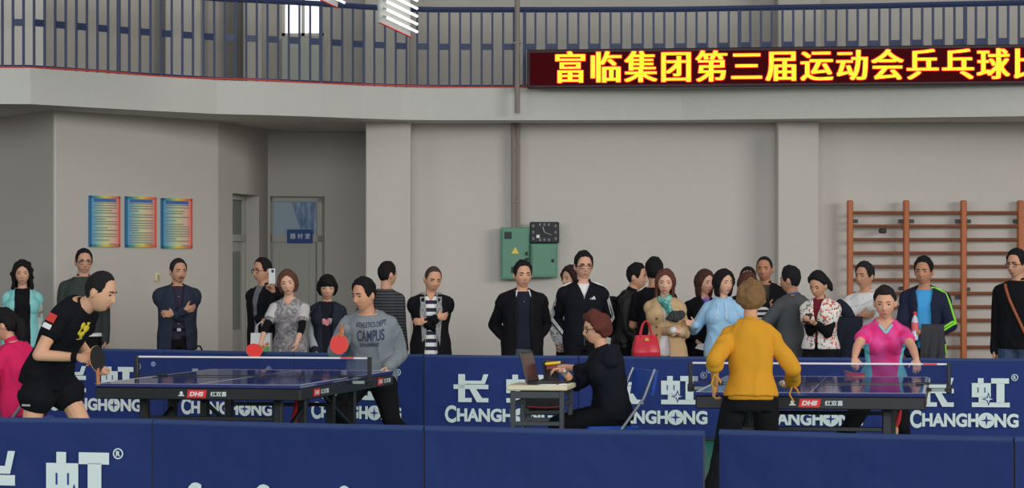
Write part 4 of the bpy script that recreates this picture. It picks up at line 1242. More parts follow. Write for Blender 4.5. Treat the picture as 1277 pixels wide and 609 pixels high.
    def hood(s, o, m, r=.085):
        """folded hood lying round the neck on the back"""
        b = MB(); k = s.k * (.92 if s.woman else 1); c = s.sp(.812); R = s.rot(.81)
        pts = []; rr = []
        for a in np.linspace(35, 325, 15):
            t = math.radians(a); q = (1 - math.cos(t)) / 2
            pts.append(c + R @ np.array([math.sin(t) * r * 1.05 * k, -math.cos(t) * r * k * (1.05) + .012, .014 - .035 * q + .012])); rr.append((.018 + .026 * q) * k)
        b.tube(pts, rr, 10); b.ell(c + R @ np.array([0, .085 * k, -.045 * k]), np.array([.085, .035, .065]) * k, R, 14, 8)
        return link('hood', remesh(b.mesh('hood'), .009, 3, .005, 10), m, o, True, None)
    def cuff(s, o, a, m, at=.93, ease=.026, wide=.05, name='cuff'):
        E, T = s.E[a], s.Wr[a]; k = s.k * (.86 if s.woman else 1)
        b = MB(); b.seg(E + (T - E) * (at - wide), E + (T - E) * at, .029 * k + ease, .029 * k + ease); return b.build(name, m, o)
    def watch(s, a, m):
        b = MB(); E, T = s.E[a], s.Wr[a]; f = unit(T - E); b.seg(T - f * .030, T - f * .016, .031 * s.k, .031 * s.k, n=14); b.build('wristwatch', m, s.root)
    def to_world(s, p): return Rz(s.yaw) @ np.asarray(p, float) + np.array([s.x0, s.D, 0])

cl = lambda n, c, r=.85, b=.5, sc_=9: mat(n, c, r, bump=b, bscale=sc_, stretch=(1, 1, .6), spec=.12)
BLK = cl('black_cloth', (19, 19, 23)); BLK2 = cl('soft_black_cloth', (25, 25, 29)); TRO = cl('black_trouser_cloth', (18, 18, 22)); NAVYT = cl('navy_trouser_cloth', (30, 34, 48))
JEAN = cl('blue_denim', (52, 64, 88)); WHT = cl('white_cloth', (206, 208, 210)); NAVY = cl('navy_cloth', (32, 38, 54))
def wfn(*pts): return lambda z: float(np.interp(z, [p[0] for p in pts], [p[1] for p in pts]))
def patch(o, label): o['label'] = label; return o

# ---- objects people hold ----------------------------------------------------------
def paddle(label, c, nrm, hdir, front, back):
    """c: blade centre; nrm: the face turned to the viewer; hdir: direction of the handle"""
    n = unit(nrm); h = unit(np.asarray(hdir, float) - n * n.dot(hdir)); sd = np.cross(h, n)
    r = empty('table_tennis_paddle', c, 0, label, 'paddle')
    def blade(t0, t1, k):
        rs = []
        for t in (t0, t1):
            rs.append(np.array([sd * .076 * k * math.sin(a) + h * (-.080 * math.cos(a) * k) + n * t for a in np.linspace(0, 2 * math.pi, 29)[:-1]]))
        b = MB(); b.rings(rs); return b
    blade(-.003, .003, 1).build('blade', mat('paddle_wood', (188, 144, 92), .5), r)
    blade(.0032, .0062, .985).build('rubber', front, r); blade(-.0062, -.0032, .985).build('rubber', back, r)
    b = MB(); R = np.stack([sd, n, h], 1); b.box(h * .115, (.014, .011, .052), R, .008); b.build('handle', mat('paddle_handle', (150, 96, 60), .5), r)
    return r
RUB_R = mat('red_rubber', (206, 48, 44), .45); RUB_K = mat('black_rubber', (30, 29, 31), .45)

# ================================================================ SPECTATORS BEHIND THE FAR BARRIERS
# curly haired woman, turquoise cardigan
p = Person('woman with long curly black hair in a turquoise cardigan over a black top', 28, 29.9, top=327, yaw=8, woman=True, sk=(196, 154, 132))
p.make_body().face().hair('curly', (24, 22, 23), length=.20)
p.top('top', BLK, ease=.012, arms=False); TQ = cl('turquoise_knit', (118, 176, 176))
wd = wfn((.45, .09), (.82, .082)); j = p.open_jacket(TQ, wd, hem=.44, name='cardigan', sleeve_m={'R': TQ, 'L': ramp_mat('patterned_sleeve', [(.35, (118, 176, 176)), (.5, (150, 160, 150)), (.62, (112, 104, 90))], 14)})
p.trousers(TRO); p.shoes()
# tall man with glasses
p = Person('man with glasses in a dark green-grey jacket behind the leaning black-shirted player', 104, 29.9, top=310, yaw=12, head=(5, 4, 0), sk=(190, 148, 124), bulk=1.12)
p.make_body().face(glasses=(30, 28, 28)).hair('short')
j = p.top('jacket', cl('dark_green_grey_cloth', (50, 56, 54)), ease=.026, hem=.50); p.collar(j, cl('dark_green_grey_cloth', (50, 56, 54)))
b = MB(); p.torso(b, .024, .482, .505); b.build('shirt_hem', WHT, p.root, True, 1.0)
p.trousers(TRO); p.shoes()
# moustache man with crossed arms
p = Person('man with a moustache and crossed arms in a navy jacket below the light switch', 221, 29.4, top=323, yaw=14, head=(14, 3, 0), sk=(184, 140, 114), bulk=1.06)
p.cross_arms(); p.make_body().face(moustache=True).hair('short', (34, 32, 34))
t = p.top('shirt', cl('plum_shirt', (46, 40, 54)), ease=.014, arms=False, hem=.50); NJ = cl('navy_jacket_cloth', (38, 44, 58), b=.7)
b = MB()
for q in range(4):
    z = .60 + q * .055; c = p.sp(z) + p.rot(z) @ np.array([0, -.066 * p.H - .018, 0]); b.ell(c, (.006, .004, .006), None, 8, 6)
b.build('shirt_button', mat('pale_button', (150, 150, 158), .4), t)
wd = wfn((.44, .085), (.55, .07), (.70, .035), (.82, .06)); j = p.open_jacket(NJ, wd, hem=.44, ease=.034); p.collar(j, NJ, gap=50); p.lapels(j, NJ, wd)
p.belt(BLK, .555, .022, .018); b = MB(); c = p.sp(.563) + p.rot(.56) @ np.array([0, -.069 * p.H - .024, 0]); b.box(c, (.022, .005, .015), bev=.003); b.build('belt_buckle', M_steel, p.root)
b = MB(); E, T = p.E['L'], p.Wr['L']; p.watch('R', M_steel)
b.tube([p.sp(.46) + np.array([.19, -.02, 0]), p.sp(.455) + np.array([.23, -.03, .008]), p.sp(.44) + np.array([.26, -.03, -.03])], .010, 6); b.build('jacket_strap', BLK, j)
p.trousers(TRO); p.shoes()
# man taking a picture
p = Person('man with glasses and black jacket holding a white phone up to his face', 330, 29.1, top=322, yaw=-38, head=(-12, 2, 0), sk=(182, 138, 112))
p.arm('L', p.wpx(341, 366, -.30), (.25, -.8, -1), (-.15, -.1, 1), (-.3, -1, .0), .9)
p.arm('R', p.wpx(329, 399, -.28), (-.6, .6, -.6), (.5, -.6, -.6), None, .9)
p.make_body().face(glasses=(36, 40, 60)).hair('short')
j = p.open_jacket(BLK, wfn((.45, .06), (.6, .02), (.82, .05)), hem=.45); p.collar(j, BLK, gap=40); p.top('shirt', cl('grey_shirt', (96, 98, 104)), ease=.012, arms=False)
b = MB(); b.ell(p.S['L'] + np.array([.02, -.055, .005]), (.03, .02, .03)); b.build('red_patch', cl('red_patch_cloth', (150, 40, 44)), j)
p.trousers(TRO); p.shoes()
ph = p.to_world(p.Wr['L'] + np.array([0, 0, .10 * p.k]))
r = empty('phone', W(339, 354, 28.70), math.radians(-20), 'white phone held upright by the man in glasses taking a picture', 'phone')
b = MB(); b.box((0, 0, .075), (.036, .005, .075), bev=.006); b.build('case', mat('phone_white', (190, 192, 194), .3), r)
b = MB(); b.box((.012, -.007, .125), (.014, .003, .014), bev=.003); b.build('camera_lens', M_dark, r)
r = empty('shopping_bag', W(326, 450, 28.75), math.radians(-10), 'white and green paper shopping bag hanging behind the paddle woman', 'bag')
b = MB(); b.rings([np.array([(-x, -y, z), (x, -y, z), (x, y, z), (-x, y, z)]) for x, y, z in ((.10, .04, 0), (.102, .045, .13), (.10, .035, .275))]); b.build('sack', cl('paper_white', (196, 200, 198), .7, .2), r, angle=.5)
b = MB(); b.box((.0, -.047, .095), (.095, .003, .05), bev=.002); b.build('green_print', mat('green_print', (100, 150, 84), .6), r)
for y in (-.036, .036):
    b = MB(); b.tube([(-.05, y, .27), (-.045, y * .6, .35), (0, y * .3, .39), (.045, y * .6, .35), (.05, y, .27)], .004, 6); b.build('handle', WHT, r)
# woman with paddle
p = Person('woman in a printed grey top with black sleeves leaning a red paddle over the barrier', 362, 27.95, top=338, yaw=-6, head=(4, 2, -6), woman=True, sk=(206, 162, 140), lean=(4, 8))
p.arm('R', p.wpx(326, 426, -.36), (-.6, .8, 0), (-.2, -.5, -1), None, 1.0)
p.arm('L', p.wpx(370, 428, -.40), (.8, .8, .0), (-.12, -.3, -1), (-1, 0, 0), .5)
p.make_body().face(lips=(168, 70, 74)).hair('bob', (82, 54, 44), length=.09)
u_ = p.top('undershirt', BLK, sleeve=.72, ease=.008, hem=.56, neck=.76, cuff=.002, fold=.001)
t = p.top('top', ramp_mat('grey_print', [(.30, (152, 148, 150)), (.46, (128, 124, 126)), (.55, (92, 88, 92)), (.66, (150, 146, 148))], 9, distortion=1.5), sleeve=.30, ease=.020, hem=.475, neck=.822); p.vneck(t, .075, .060)
for a in 'RL':
    b = MB(); S, E = p.S[a], p.E[a]; b.seg(S + (E - S) * .05, S + (E - S) * .52, .046 * p.k + .022, .042 * p.k + .022); link('shoulder_sleeve', remesh(b.mesh('s'), .009, 2, .004), cl('pale_grey_sleeve', (166, 162, 162)), t)
p.trousers(TRO); p.shoes()
paddle('red paddle held over the barrier by the woman in the printed grey top', W(317, 437.5, 27.5), (.25, -.8, .55), (.75, .2, .5), RUB_R, RUB_K)
# varsity jacket woman
p = Person('woman with a black bob and fringe in a navy jacket with pale grey sleeves', 408, 28.3, top=345, yaw=4, head=(2, 5, 0), woman=True, sk=(200, 158, 132))
p.arm('R', p.wpx(393, 440, -.18)).arm('L', p.wpx(428, 438, -.2), None, (-.4, -.6, -.9))
p.make_body().face().hair('bob', (22, 21, 23), length=.075, fringe=.20)
t = p.top('shirt', cl('black_tee', (26, 27, 36)), ease=.012, arms=False)
me = join('t', [flat_mesh([disc(-.035, 0, .030, 14), disc(.02, .008, .026, 14), disc(-.005, -.02, .024, 14)])]); p.decal(t, me, p.sp(.70), mat('rose_print', (188, 120, 128), .7), 'flower_print')
me = fit_text('FL', .03, .075, -.03, .03, .04); p.decal(t, me, p.sp(.70), WHT, 'chest_lettering', lift=.006)
GS = cl('pale_grey_sleeve_cloth', (150, 154, 160)); VN = cl('varsity_navy', (34, 38, 50)); wd = wfn((.45, .05), (.70, .055), (.82, .07))
j = p.open_jacket(VN, wd, sleeve_m=GS, hem=.47); p.collar(j, GS, gap=52, h=.02); 
for a in 'RL': p.cuff(j, a, VN)
p.trousers(TRO); p.shoes()
# man turned away in striped sweater
p = Person('man turned away in a black and grey striped sweater beside the white pillar', 481, 29.0, top=327, yaw=152, head=(-22, 0, 0), sk=(192, 150, 126))
p.arm('L', p.C + np.array([.20, -.20, -.12]), (1, .5, -.6)); p.make_body().face().hair('short')
p.top('sweater', stripe_mat('fine_dark_stripes', (34, 35, 40), (70, 72, 76), .030), ease=.018, hem=.47); p.trousers(TRO); p.shoes()
# crew-cut young man, crossed arms
p = Person('crew-cut young man with crossed arms in a striped tee and black and grey jacket', 537, 27.8, top=332, yaw=4, head=(16, 14, 4), sk=(196, 150, 122))
p.cross_arms(); p.make_body().face().hair('crew', (58, 50, 46))
t = p.top('shirt', stripe_mat('wide_navy_stripes', (200, 202, 206), (34, 36, 54), .074), ease=.012, arms=False, hem=.46, neck=.826); p.vneck(t, .085, .050)
wd = wfn((.44, .075), (.62, .05), (.72, .055), (.82, .07)); GM = ramp_mat('grey_marl_knit', [(.3, (86, 87, 88)), (.6, (134, 135, 136))], 60); j = p.open_jacket(BLK, wd, hem=.45, flare=.02); p.lapels(j, GM, wd, z0=.47, z1=.81, wide=.065, name='grey_panel'); p.hood(j, GM)
p.trousers(TRO); p.shoes()
# man with polo and open black jacket
p = Person('short-haired man in an open black jacket and black polo below the green box', 651, 27.5, top=327, yaw=8, head=(6, 2, 0), sk=(200, 154, 128), bulk=1.08)
p.arm('R', p.hip + np.array([-.125, .0, -.01]), (-.9, 1, 0), (.5, -.2, -.8)).arm('L', p.hip + np.array([.125, .0, -.01]), (.9, 1, 0), (-.5, -.2, -.8))
p.make_body().face().hair('short_top', (24, 23, 26))
POLO = cl('black_navy_polo', (28, 30, 42)); t = p.top('polo_shirt', POLO, ease=.014, arms=False, hem=.49, neck=.824); p.collar(t, POLO, gap=42, h=.030, r=.066)
for sg in (-1, 1):
    b = MB(); c = p.sp(.812); b.bar(c + p.rot(.81) @ np.array([sg * .056, -.072, .034]), c + p.rot(.81) @ np.array([sg * .074, -.098, -.034]), .013, .010); b.build('collar_stripe', WHT, t)
b = MB()
for q in (.765, .74): b.ell(p.sp(q) + p.rot(q) @ np.array([0, -.066 * p.H * p.bulk - .014, 0]), (.007, .004, .007), None, 8, 6)
b.build('shirt_button', mat('dark_button', (90, 90, 96), .3), t)
wd = wfn((.44, .085), (.60, .075), (.74, .068), (.82, .085)); j = p.open_jacket(BLK, wd, hem=.445, ease=.032); p.collar(j, BLK, gap=58, h=.03, r=.074); p.lapels(j, BLK2, wd, z0=.5, wide=.02)
p.trousers(cl('grey_trouser_cloth', (64, 68, 76))); p.shoes()
# woman mostly hidden behind the track jacket man
p = Person('dark-haired woman almost hidden behind the tall man in the three-stripe track jacket', 714, 28.7, top=333, yaw=-30, head=(-20, 0, 0), woman=True, sk=(190, 150, 128))
p.arm('R', p.wpx(696, 430, -.1), (-1, .5, 0)); p.make_body().face().hair('bob', (42, 32, 32), length=.06); p.top('cardigan', ramp_mat('black_white_print', [(.42, (182, 184, 186)), (.5, (66, 68, 72)), (.58, (176, 178, 180))], 16, distortion=2), ease=.018, hem=.46, sleeve=.98); p.trousers(TRO); p.shoes()
# track jacket man
p = Person('tall man with glasses in a black track jacket with white shoulder stripes', 727, 27.6, top=315, yaw=4, head=(8, 2, 0), sk=(200, 156, 134), bulk=1.03)
p.arm('R', p.hip + np.array([-.125, .0, -.01]), (-.8, 1, 0), (.6, -.4, -.8)).arm('L', p.hip + np.array([.125, .0, -.01]), (.8, 1, 0), (-.6, -.4, -.8))
p.make_body().face(glasses=(18, 18, 22)).hair('short_top', (24, 23, 26))
p.top('tee_shirt', WHT, ease=.010, arms=False, hem=.60, neck=.822)
TJ = cl('black_track_cloth', (20, 21, 27)); wd = wfn((.45, 0), (.735, .0), (.75, .006), (.82, .055))
j = p.open_jacket(TJ, wd, hem=.475, ease=.024, flare=-.01); p.collar(j, TJ, gap=46, h=.045, r=.068)
for a in 'RL':
    sg = -1 if a == 'R' else 1; S, E, T = p.S[a], p.E[a], p.Wr[a]
    nb = p.sp(.815) + p.CR @ np.array([sg * .055, .0, .028])
    for q in (-1, 0, 1):
        b = MB(); pts = []
        o1 = unit(np.array([sg * .65, .75, 0])) * q * .019; dv = unit(np.array([sg * .80, -.60, .1]))
        for f in np.linspace(0, 1, 7): pts.append(nb + (S + np.array([sg * .035, 0, .060]) - nb) * f + o1 + np.array([0, 0, .012 * math.sin(f * 3.14)]))
        for f in np.linspace(.08, 1, 10):
            w_ = .049 * (1 - f) + .041 * f + .018; pts.append(S + (E - S) * f + dv * w_ * p.k + o1)
        for f in np.linspace(.12, .93, 8):
            w_ = .041 * (1 - f) + .030 * f + .018; pts.append(E + (T - E) * f + dv * w_ * p.k + o1 * (1 - .3 * f))
        b.tube(pts, .0062, 6); b.build('sleeve_stripe', WHT, j)
b = MB(); zt = [p.sp(z) + p.rot(z) @ np.array([0, -np.interp(z, [t[0] for t in p.MAN], [t[2] for t in p.MAN]) * p.H * p.bulk - .030, 0]) for z in np.linspace(.48, .74, 14)]; b.tube(zt, .004, 6); b.build('zip', mat('zip_grey', (70, 72, 78), .4), j)
me = flat_mesh([[(-.030, 0), (-.018, 0), (-.024, .012), (-.030, .009)], [(-.014, 0), (.002, 0), (-.006, .024), (-.016, .015)], [(.006, 0), (.026, 0), (.010, .034), (-.001, .026)]]); p.decal(j, me, p.sp(.735) + np.array([.085, 0, 0]), WHT, 'chest_logo', lift=.006)
p.trousers(TRO); p.shoes()
# profile man with backpack
p = Person('young man in profile with a black quilted jacket and a black backpack', 780, 28.8, top=329, yaw=72, head=(2, 4, 0), lean=(6, 12), bulk=.92, sk=(196, 152, 128))
p.arm('R', p.C + np.array([-.17, -.16, -.38]), (-.6, .8, -.1)); p.make_body().face().hair('short_top', (22, 22, 25))
j = p.top('jacket', mat('black_leather', (20, 20, 24), .45, bump=.7, bscale=12), ease=.026, hem=.47); p.collar(j, BLK)
p.trousers(TRO); p.shoes()
r = empty('backpack', p.to_world(p.sp(.66) + np.array([0, .165, -.02])), math.radians(72), 'black backpack worn by the young man in profile', 'backpack')
b = MB(); b.ell((0, 0, .03), (.145, .075, .21), None, 20, 14, lambda q: np.sign(q) * np.abs(q) ** .7); b.build('body', BLK2, r)
b = MB(); b.ell((0, .07, -.04), (.11, .035, .11), None, 16, 10, lambda q: np.sign(q) * np.abs(q) ** .7); b.build('pocket', BLK, r)
for sg in (-1, 1):
    b = MB(); b.tube([(sg * .085, -.05, .2), (sg * .11, -.15, .27), (sg * .115, -.26, .25), (sg * .125, -.325, .12), (sg * .14, -.29, -.04), (sg * .13, -.1, -.12)], .014, 8); b.build('strap', BLK2, r)
# man from behind in black tee
p = Person('man seen from behind in a black tee with one bare forearm showing', 816, 28.15, top=323, yaw=172, head=(8, 0, 0), sk=(184, 138, 114), bulk=1.02)
p.arm('L', p.wpx(803, 397, .27), (.5, .8, -1)); p.make_body().face().hair('short_top', (22, 21, 23)); p.top('tee_shirt', BLK, sleeve=.34, ease=.018, hem=.46); p.trousers(TRO); p.shoes()
# trench coat woman
p = Person('woman with long brown hair in a beige trench coat with a teal scarf', 829, 27.4, top=337, yaw=-4, head=(0, 4, 3), woman=True, sk=(208, 166, 146))
p.arm('R', p.wpx(840, 412, -.26), (-.35, 1, -.6), (.9, -.1, -.1), None, .7); p.arm('L', p.wpx(848, 414, -.22), (.3, 1, -.6), (-.9, -.4, -.1), None, .6)
p.make_body().face(lips=(170, 70, 78), brow=(80, 56, 46)).hair('long', (86, 52, 44), length=.20)
TR = cl('beige_trench_cloth', (170, 142, 108)); p.top('blouse', WHT, ease=.012, arms=False, hem=.47, neck=.815)
wd = wfn((.36, .06), (.55, .055), (.60, .035), (.66, .012), (.74, .018), (.82, .065)); j = p.open_jacket(TR, wd, hem=.40, ease=.030, flare=.03, name='trench_coat'); p.collar(j, TR, gap=55, h=.02, r=.075); p.lapels(j, TR, wd, z0=.64, wide=.06)
for a in 'RL': p.cuff(j, a, TR, .86, .026, .1)
p.cuff(p.root, 'L', WHT, .99, .014, .1, name='shirt_cuff'); p.cuff(p.root, 'R', WHT, .99, .014, .1, name='shirt_cuff')
b = MB()
for q in (.60, .65, .70): 
    for sg in (-1, 1): b.ell(p.sp(q) + p.rot(q) @ np.array([sg * .075, -.063 * p.H - .045 - (.02 if q > .68 else 0), 0]), (.012, .006, .012), None, 10, 6)
b.build('coat_button', mat('horn_button', (92, 70, 50), .4), j)
b = MB(); b.tube([p.sp(.80) + np.array([-.05, -.07, .04]), p.sp(.80) + np.array([-.01, -.105, 0]), p.sp(.77) + np.array([.035, -.13, 0]), p.sp(.74) + np.array([.055, -.145, 0]), p.sp(.70) + np.array([.06, -.155, 0])], [.026, .034, .034, .036, .030], 10)
b.tube([p.sp(.81) + np.array([.05, -.06, .04]), p.sp(.80) + np.array([.02, -.10, 0]), p.sp(.775) + np.array([-.01, -.12, 0])], [.026, .032, .022], 10)
link('scarf', remesh(b.mesh('s'), .008, 2, .006, 14), ramp_mat('teal_print', [(.35, (44, 110, 104)), (.5, (70, 140, 130)), (.6, (150, 176, 166)), (.7, (40, 90, 88))], 22, distortion=1), p.root)
p.trousers(JEAN); p.shoes()
# black fluffy hat she holds
b = MB(); b.ell((0, 0, 0), (.075, .06, .062), None, 20, 14); b.ell((.06, -.01, .02), (.05, .045, .05), None, 16, 10); b.ell((-.06, .0, -.02), (.05, .04, .04), None, 16, 10)
me = remesh(b.mesh('h'), .007, 1, .016, 24); o = link('fur_hat', me, mat('dark_fur', (58, 57, 60), .95, bump=.8, bscale=60), None); o.location = W(842, 395, 27.08); o.scale = (.78, .78, .78); tag(o, 'dark fluffy fur hat held against the beige trench coat', 'hat')
# red handbag on her arm
hb = W(805.5, 445.5, 27.06); r = empty('handbag', hb, math.radians(8), 'glossy red leather handbag hanging from the arm of the trench coat woman', 'handbag')
RL = mat('red_leather', (176, 38, 54), .3, bump=.1, bscale=10)
b = MB(); rs = []
for z, x, y in ((0, .118, .055), (.012, .130, .065), (.06, .128, .062), (.13, .116, .05), (.185, .104, .034), (.205, .100, .026)):
    rs.append(np.array([(-x + .015, -y, z), (x - .015, -y, z), (x, -y + .015, z), (x, y - .015, z), (x - .015, y, z), (-x + .015, y, z), (-x, y - .015, z), (-x, -y + .015, z)]))
b.rings(rs); b.build('body', RL, r, True, .9)
for y in (-.032, .03):
    b = MB(); b.tube([(-.055, y, .17), (-.052, y, .23), (-.03, y * .6, .31), (0, y * .4, .34), (.03, y * .6, .31), (.052, y, .23), (.055, y, .17)], .0075, 8); b.build('handle', RL, r)
b = MB(); b.box((0, -.066, .002), (.122, .006, .009), bev=.003); b.build('base_trim', mat('dark_red_trim', (92, 40, 40), .4), r)
b = MB(); b.box((0, -.045, .165), (.022, .006, .014), bev=.004); b.build('clasp', mat('gold_clasp', (170, 140, 80), .3, metal=.8), r)
# black blazer woman
p = Person('woman in a black blazer with a pink scarf holding white papers', 877, 28.5, top=338, yaw=18, head=(18, 2, 0), woman=True, sk=(200, 158, 136))
p.arm('R', p.wpx(867, 424, -.12), (-1, .4, 0)); p.make_body().face(lips=(150, 70, 74)).hair('long', (62, 42, 38), length=.15)
p.top('top', cl('pink_blue_scarf', (150, 110, 150)), ease=.012, arms=False, hem=.6)
wd = wfn((.45, .01), (.68, .015), (.82, .05)); j = p.open_jacket(BLK, wd, hem=.46, name='blazer'); p.lapels(j, BLK2, wd, z0=.62)
b = MB(); b.tube([p.sp(.81) + np.array([-.035, -.06, .02]), p.sp(.79) + np.array([0, -.10, 0]), p.sp(.75) + np.array([.012, -.125, 0]), p.sp(.72) + np.array([.015, -.13, 0])], [.018, .026, .03, .022], 10)
b.build('scarf', ramp_mat('pink_blue_print', [(.35, (70, 90, 170)), (.5, (190, 90, 150)), (.65, (206, 180, 196))], 24), p.root); p.trousers(TRO); p.shoes()
r = empty('paper_sheet', p.to_world(p.Wr['R'] + p.fd['R'] * .10), 0, 'white papers held low by the woman in the black blazer', 'paper')
b = MB(); b.prism([(-.09, -.03), (.10, -.08), (.13, -.05), (-.02, .05)], (0, 0, 0), (1, .1, 0), (0, .35, 1), .004); b.build('sheet', mat('paper', (196, 198, 196), .8), r)
# dark coat man behind, far
p = Person('man in a black jacket and khaki tee standing tallest behind the brown-haired woman', 954, 29.5, top=320, yaw=-14, head=(-2, 2, 0), sk=(170, 122, 98), bulk=1.06)
p.cross_arms(); p.make_body().face().hair('crew', (30, 28, 28)); p.top('tee_shirt', cl('khaki_tee', (62, 62, 56)), ease=.012, arms=False); wd = wfn((.45, .08), (.82, .065)); j = p.open_jacket(BLK, wd); p.collar(j, BLK, gap=45); p.trousers(TRO); p.shoes()
# dark hair person between
p = Person('person whose dark hair shows between the brown-haired woman and the khaki tee man', 933, 29.0, top=334, yaw=-10, sk=(188, 146, 122))
p.make_body().face().hair('short', (26, 24, 26)); p.top('jacket', BLK2, ease=.022); p.trousers(TRO); p.shoes()
# brown haired woman hidden by mustard player
p = Person('brown-haired woman in a black and white striped top behind the mustard sweater player', 931, 28.7, top=341, yaw=12, head=(8, 3, 0), woman=True, sk=(204, 160, 138))
p.arm('L', p.wpx(962, 402, -.2), (1, .3, -.4)); p.make_body().face().hair('long', (74, 44, 40), length=.12); p.top('striped_top', stripe_mat('bold_black_white', (196, 198, 200), (30, 30, 36), .05), ease=.018, hem=.46); p.trousers(TRO); p.shoes()
# blue hoodie woman
p = Person('woman in a light blue hoodie stretching one arm out to the side', 901, 27.5, top=338, yaw=-6, head=(38, 0, 0), woman=True, sk=(204, 162, 138))
p.arm('R', p.wpx(867, 405, -.18), (-.5, .7, -.8), (-1, -.1, .25), (0, -1, .2), .4); p.arm('L', p.wpx(925, 412, -.2), (1, .4, -.5))
p.make_body().face(lips=(150, 76, 76)).hair('bob', (28, 23, 26), length=.13)
HB = cl('light_blue_fleece', (136, 170, 204)); t = p.top('hoodie', HB, ease=.026, hem=.46, neck=.826); p.hood(t, HB)
b = MB()
for sg in (-1, 1): b.tube([p.sp(.80) + np.array([sg * .035, -.10, 0]), p.sp(.76) + np.array([sg * .04, -.125, 0]), p.sp(.70) + np.array([sg * .045, -.14, 0])], .0045, 6)
b.build('drawstring', WHT, t)
p.trousers(TRO); p.shoes()
# grey suit man turned away
p = Person('man turned away in a dark grey suit jacket with a blue lanyard', 989, 27.65, top=334, yaw=-142, head=(22, 4, 0), sk=(180, 134, 110), bulk=1.04)
p.arm('R', p.C + np.array([-.14, -.30, -.12]), (-1, .3, -.7)).arm('L', p.C + np.array([.13, -.30, -.12]), (1, .3, -.7)); p.make_body().face().hair('short_top', (26, 25, 28))
GJ = cl('dark_grey_suiting', (72, 74, 76)); t = p.top('jacket', GJ, ease=.028, hem=.445, neck=.826); p.collar(t, mat('lanyard_blue', (52, 88, 176), .6), h=.03, gap=25, r=.062, name='lanyard'); p.collar(t, GJ, h=.022, gap=30, r=.070); p.trousers(NAVYT); p.shoes()
# woman reading phone
p = Person('woman in a floral vest and maroon turtleneck looking down at her phone', 1023, 27.25, top=339, yaw=-24, head=(-10, 20, 4), woman=True, sk=(190, 144, 120), bulk=.96)
p.arm('R', p.wpx(1010, 402, -.30), (-.2, .9, -1), (-.2, -.9, .3), (0, .2, 1), .6); p.arm('L', p.wpx(1018, 404, -.32), (.2, .9, -1), (-.8, -.5, .2), (0, .3, 1), .6)
p.make_body().face().hair('tied', (28, 25, 27), vol=.012)
p.ponytail([(0, .1, .03), (.02, .13, 0), (.05, .13, -.05), (.08, .11, -.09)], [.03, .036, .034, .012])
MAR = cl('maroon_knit', (98, 32, 42)); FLO = ramp_mat('floral_print', [(0, (206, 202, 192)), (.40, (206, 202, 192)), (.55, (188, 82, 78)), (.68, (196, 190, 178)), (.80, (92, 110, 80)), (.90, (206, 160, 130))], 55, vor=True)
t = p.top('turtleneck', MAR, ease=.012, hem=.55, sleeve=.3, neck=.832); p.collar(t, MAR, gap=2, h=.05, r=.052)
wd = wfn((.45, .012), (.70, .012), (.82, .055)); j = p.open_jacket(FLO, wd, sleeve_m={'R': BLK, 'L': BLK}, hem=.52, ease=.030, name='vest', sl_ease=.014)
for a in 'RL':
    b = MB(); b.seg(p.S[a], p.S[a] + (p.E[a] - p.S[a]) * .42, .05 * p.k + .026, .046 * p.k + .026); link('cap_sleeve', remesh(b.mesh('s'), .009, 2, .004), FLO, j)
p.trousers(BLK, hem=.03); p.shoes()
r = empty('phone', W(1007, 397, 26.96), math.radians(-20), 'dark phone the floral vest woman is reading', 'phone')
R_ = Rx(-58); b = MB(); b.box((0, 0, .0), (.036, .005, .072), R_, .004); b.build('case', mat('phone_dark', (34, 34, 38), .3), r)
b = MB(); b.box(R_ @ np.array([0, .006, 0]), (.032, .001, .066), R_); b.build('screen', mat('phone_screen', (60, 66, 80), .15), r)
# white shirt man
p = Person('man in a white shirt with folded arms carrying a dark coat over them', 1080, 27.85, top=329, yaw=-20, head=(-24, 0, 0), sk=(188, 140, 114), bulk=1.05)
p.arm('R', p.wpx(1074, 394, -.36), (-.8, .4, -.8), (.95, -.2, .1), (0, .9, .3), .3); p.arm('L', p.wpx(1050, 391, -.36), (.8, .5, -.8), (-.95, -.15, .15), (0, .9, -.3), .3)
p.make_body().face().hair('short_top', (34, 32, 34)); t = p.top('shirt', WHT, ease=.020, hem=.49, sleeve=.80, cuff=.008, neck=.822, fold=.008); p.collar(t, WHT, gap=30, h=.03, r=.062)
b = MB()
for q in np.linspace(.56, .79, 6): b.ell(p.sp(q) + p.rot(q) @ np.array([0, -.067 * p.H * 1.05 - .022, 0]), (.006, .004, .006), None, 8, 6)
b.build('shirt_button', mat('pale_button', (150, 150, 158), .4), t)
p.trousers(NAVYT); p.shoes()
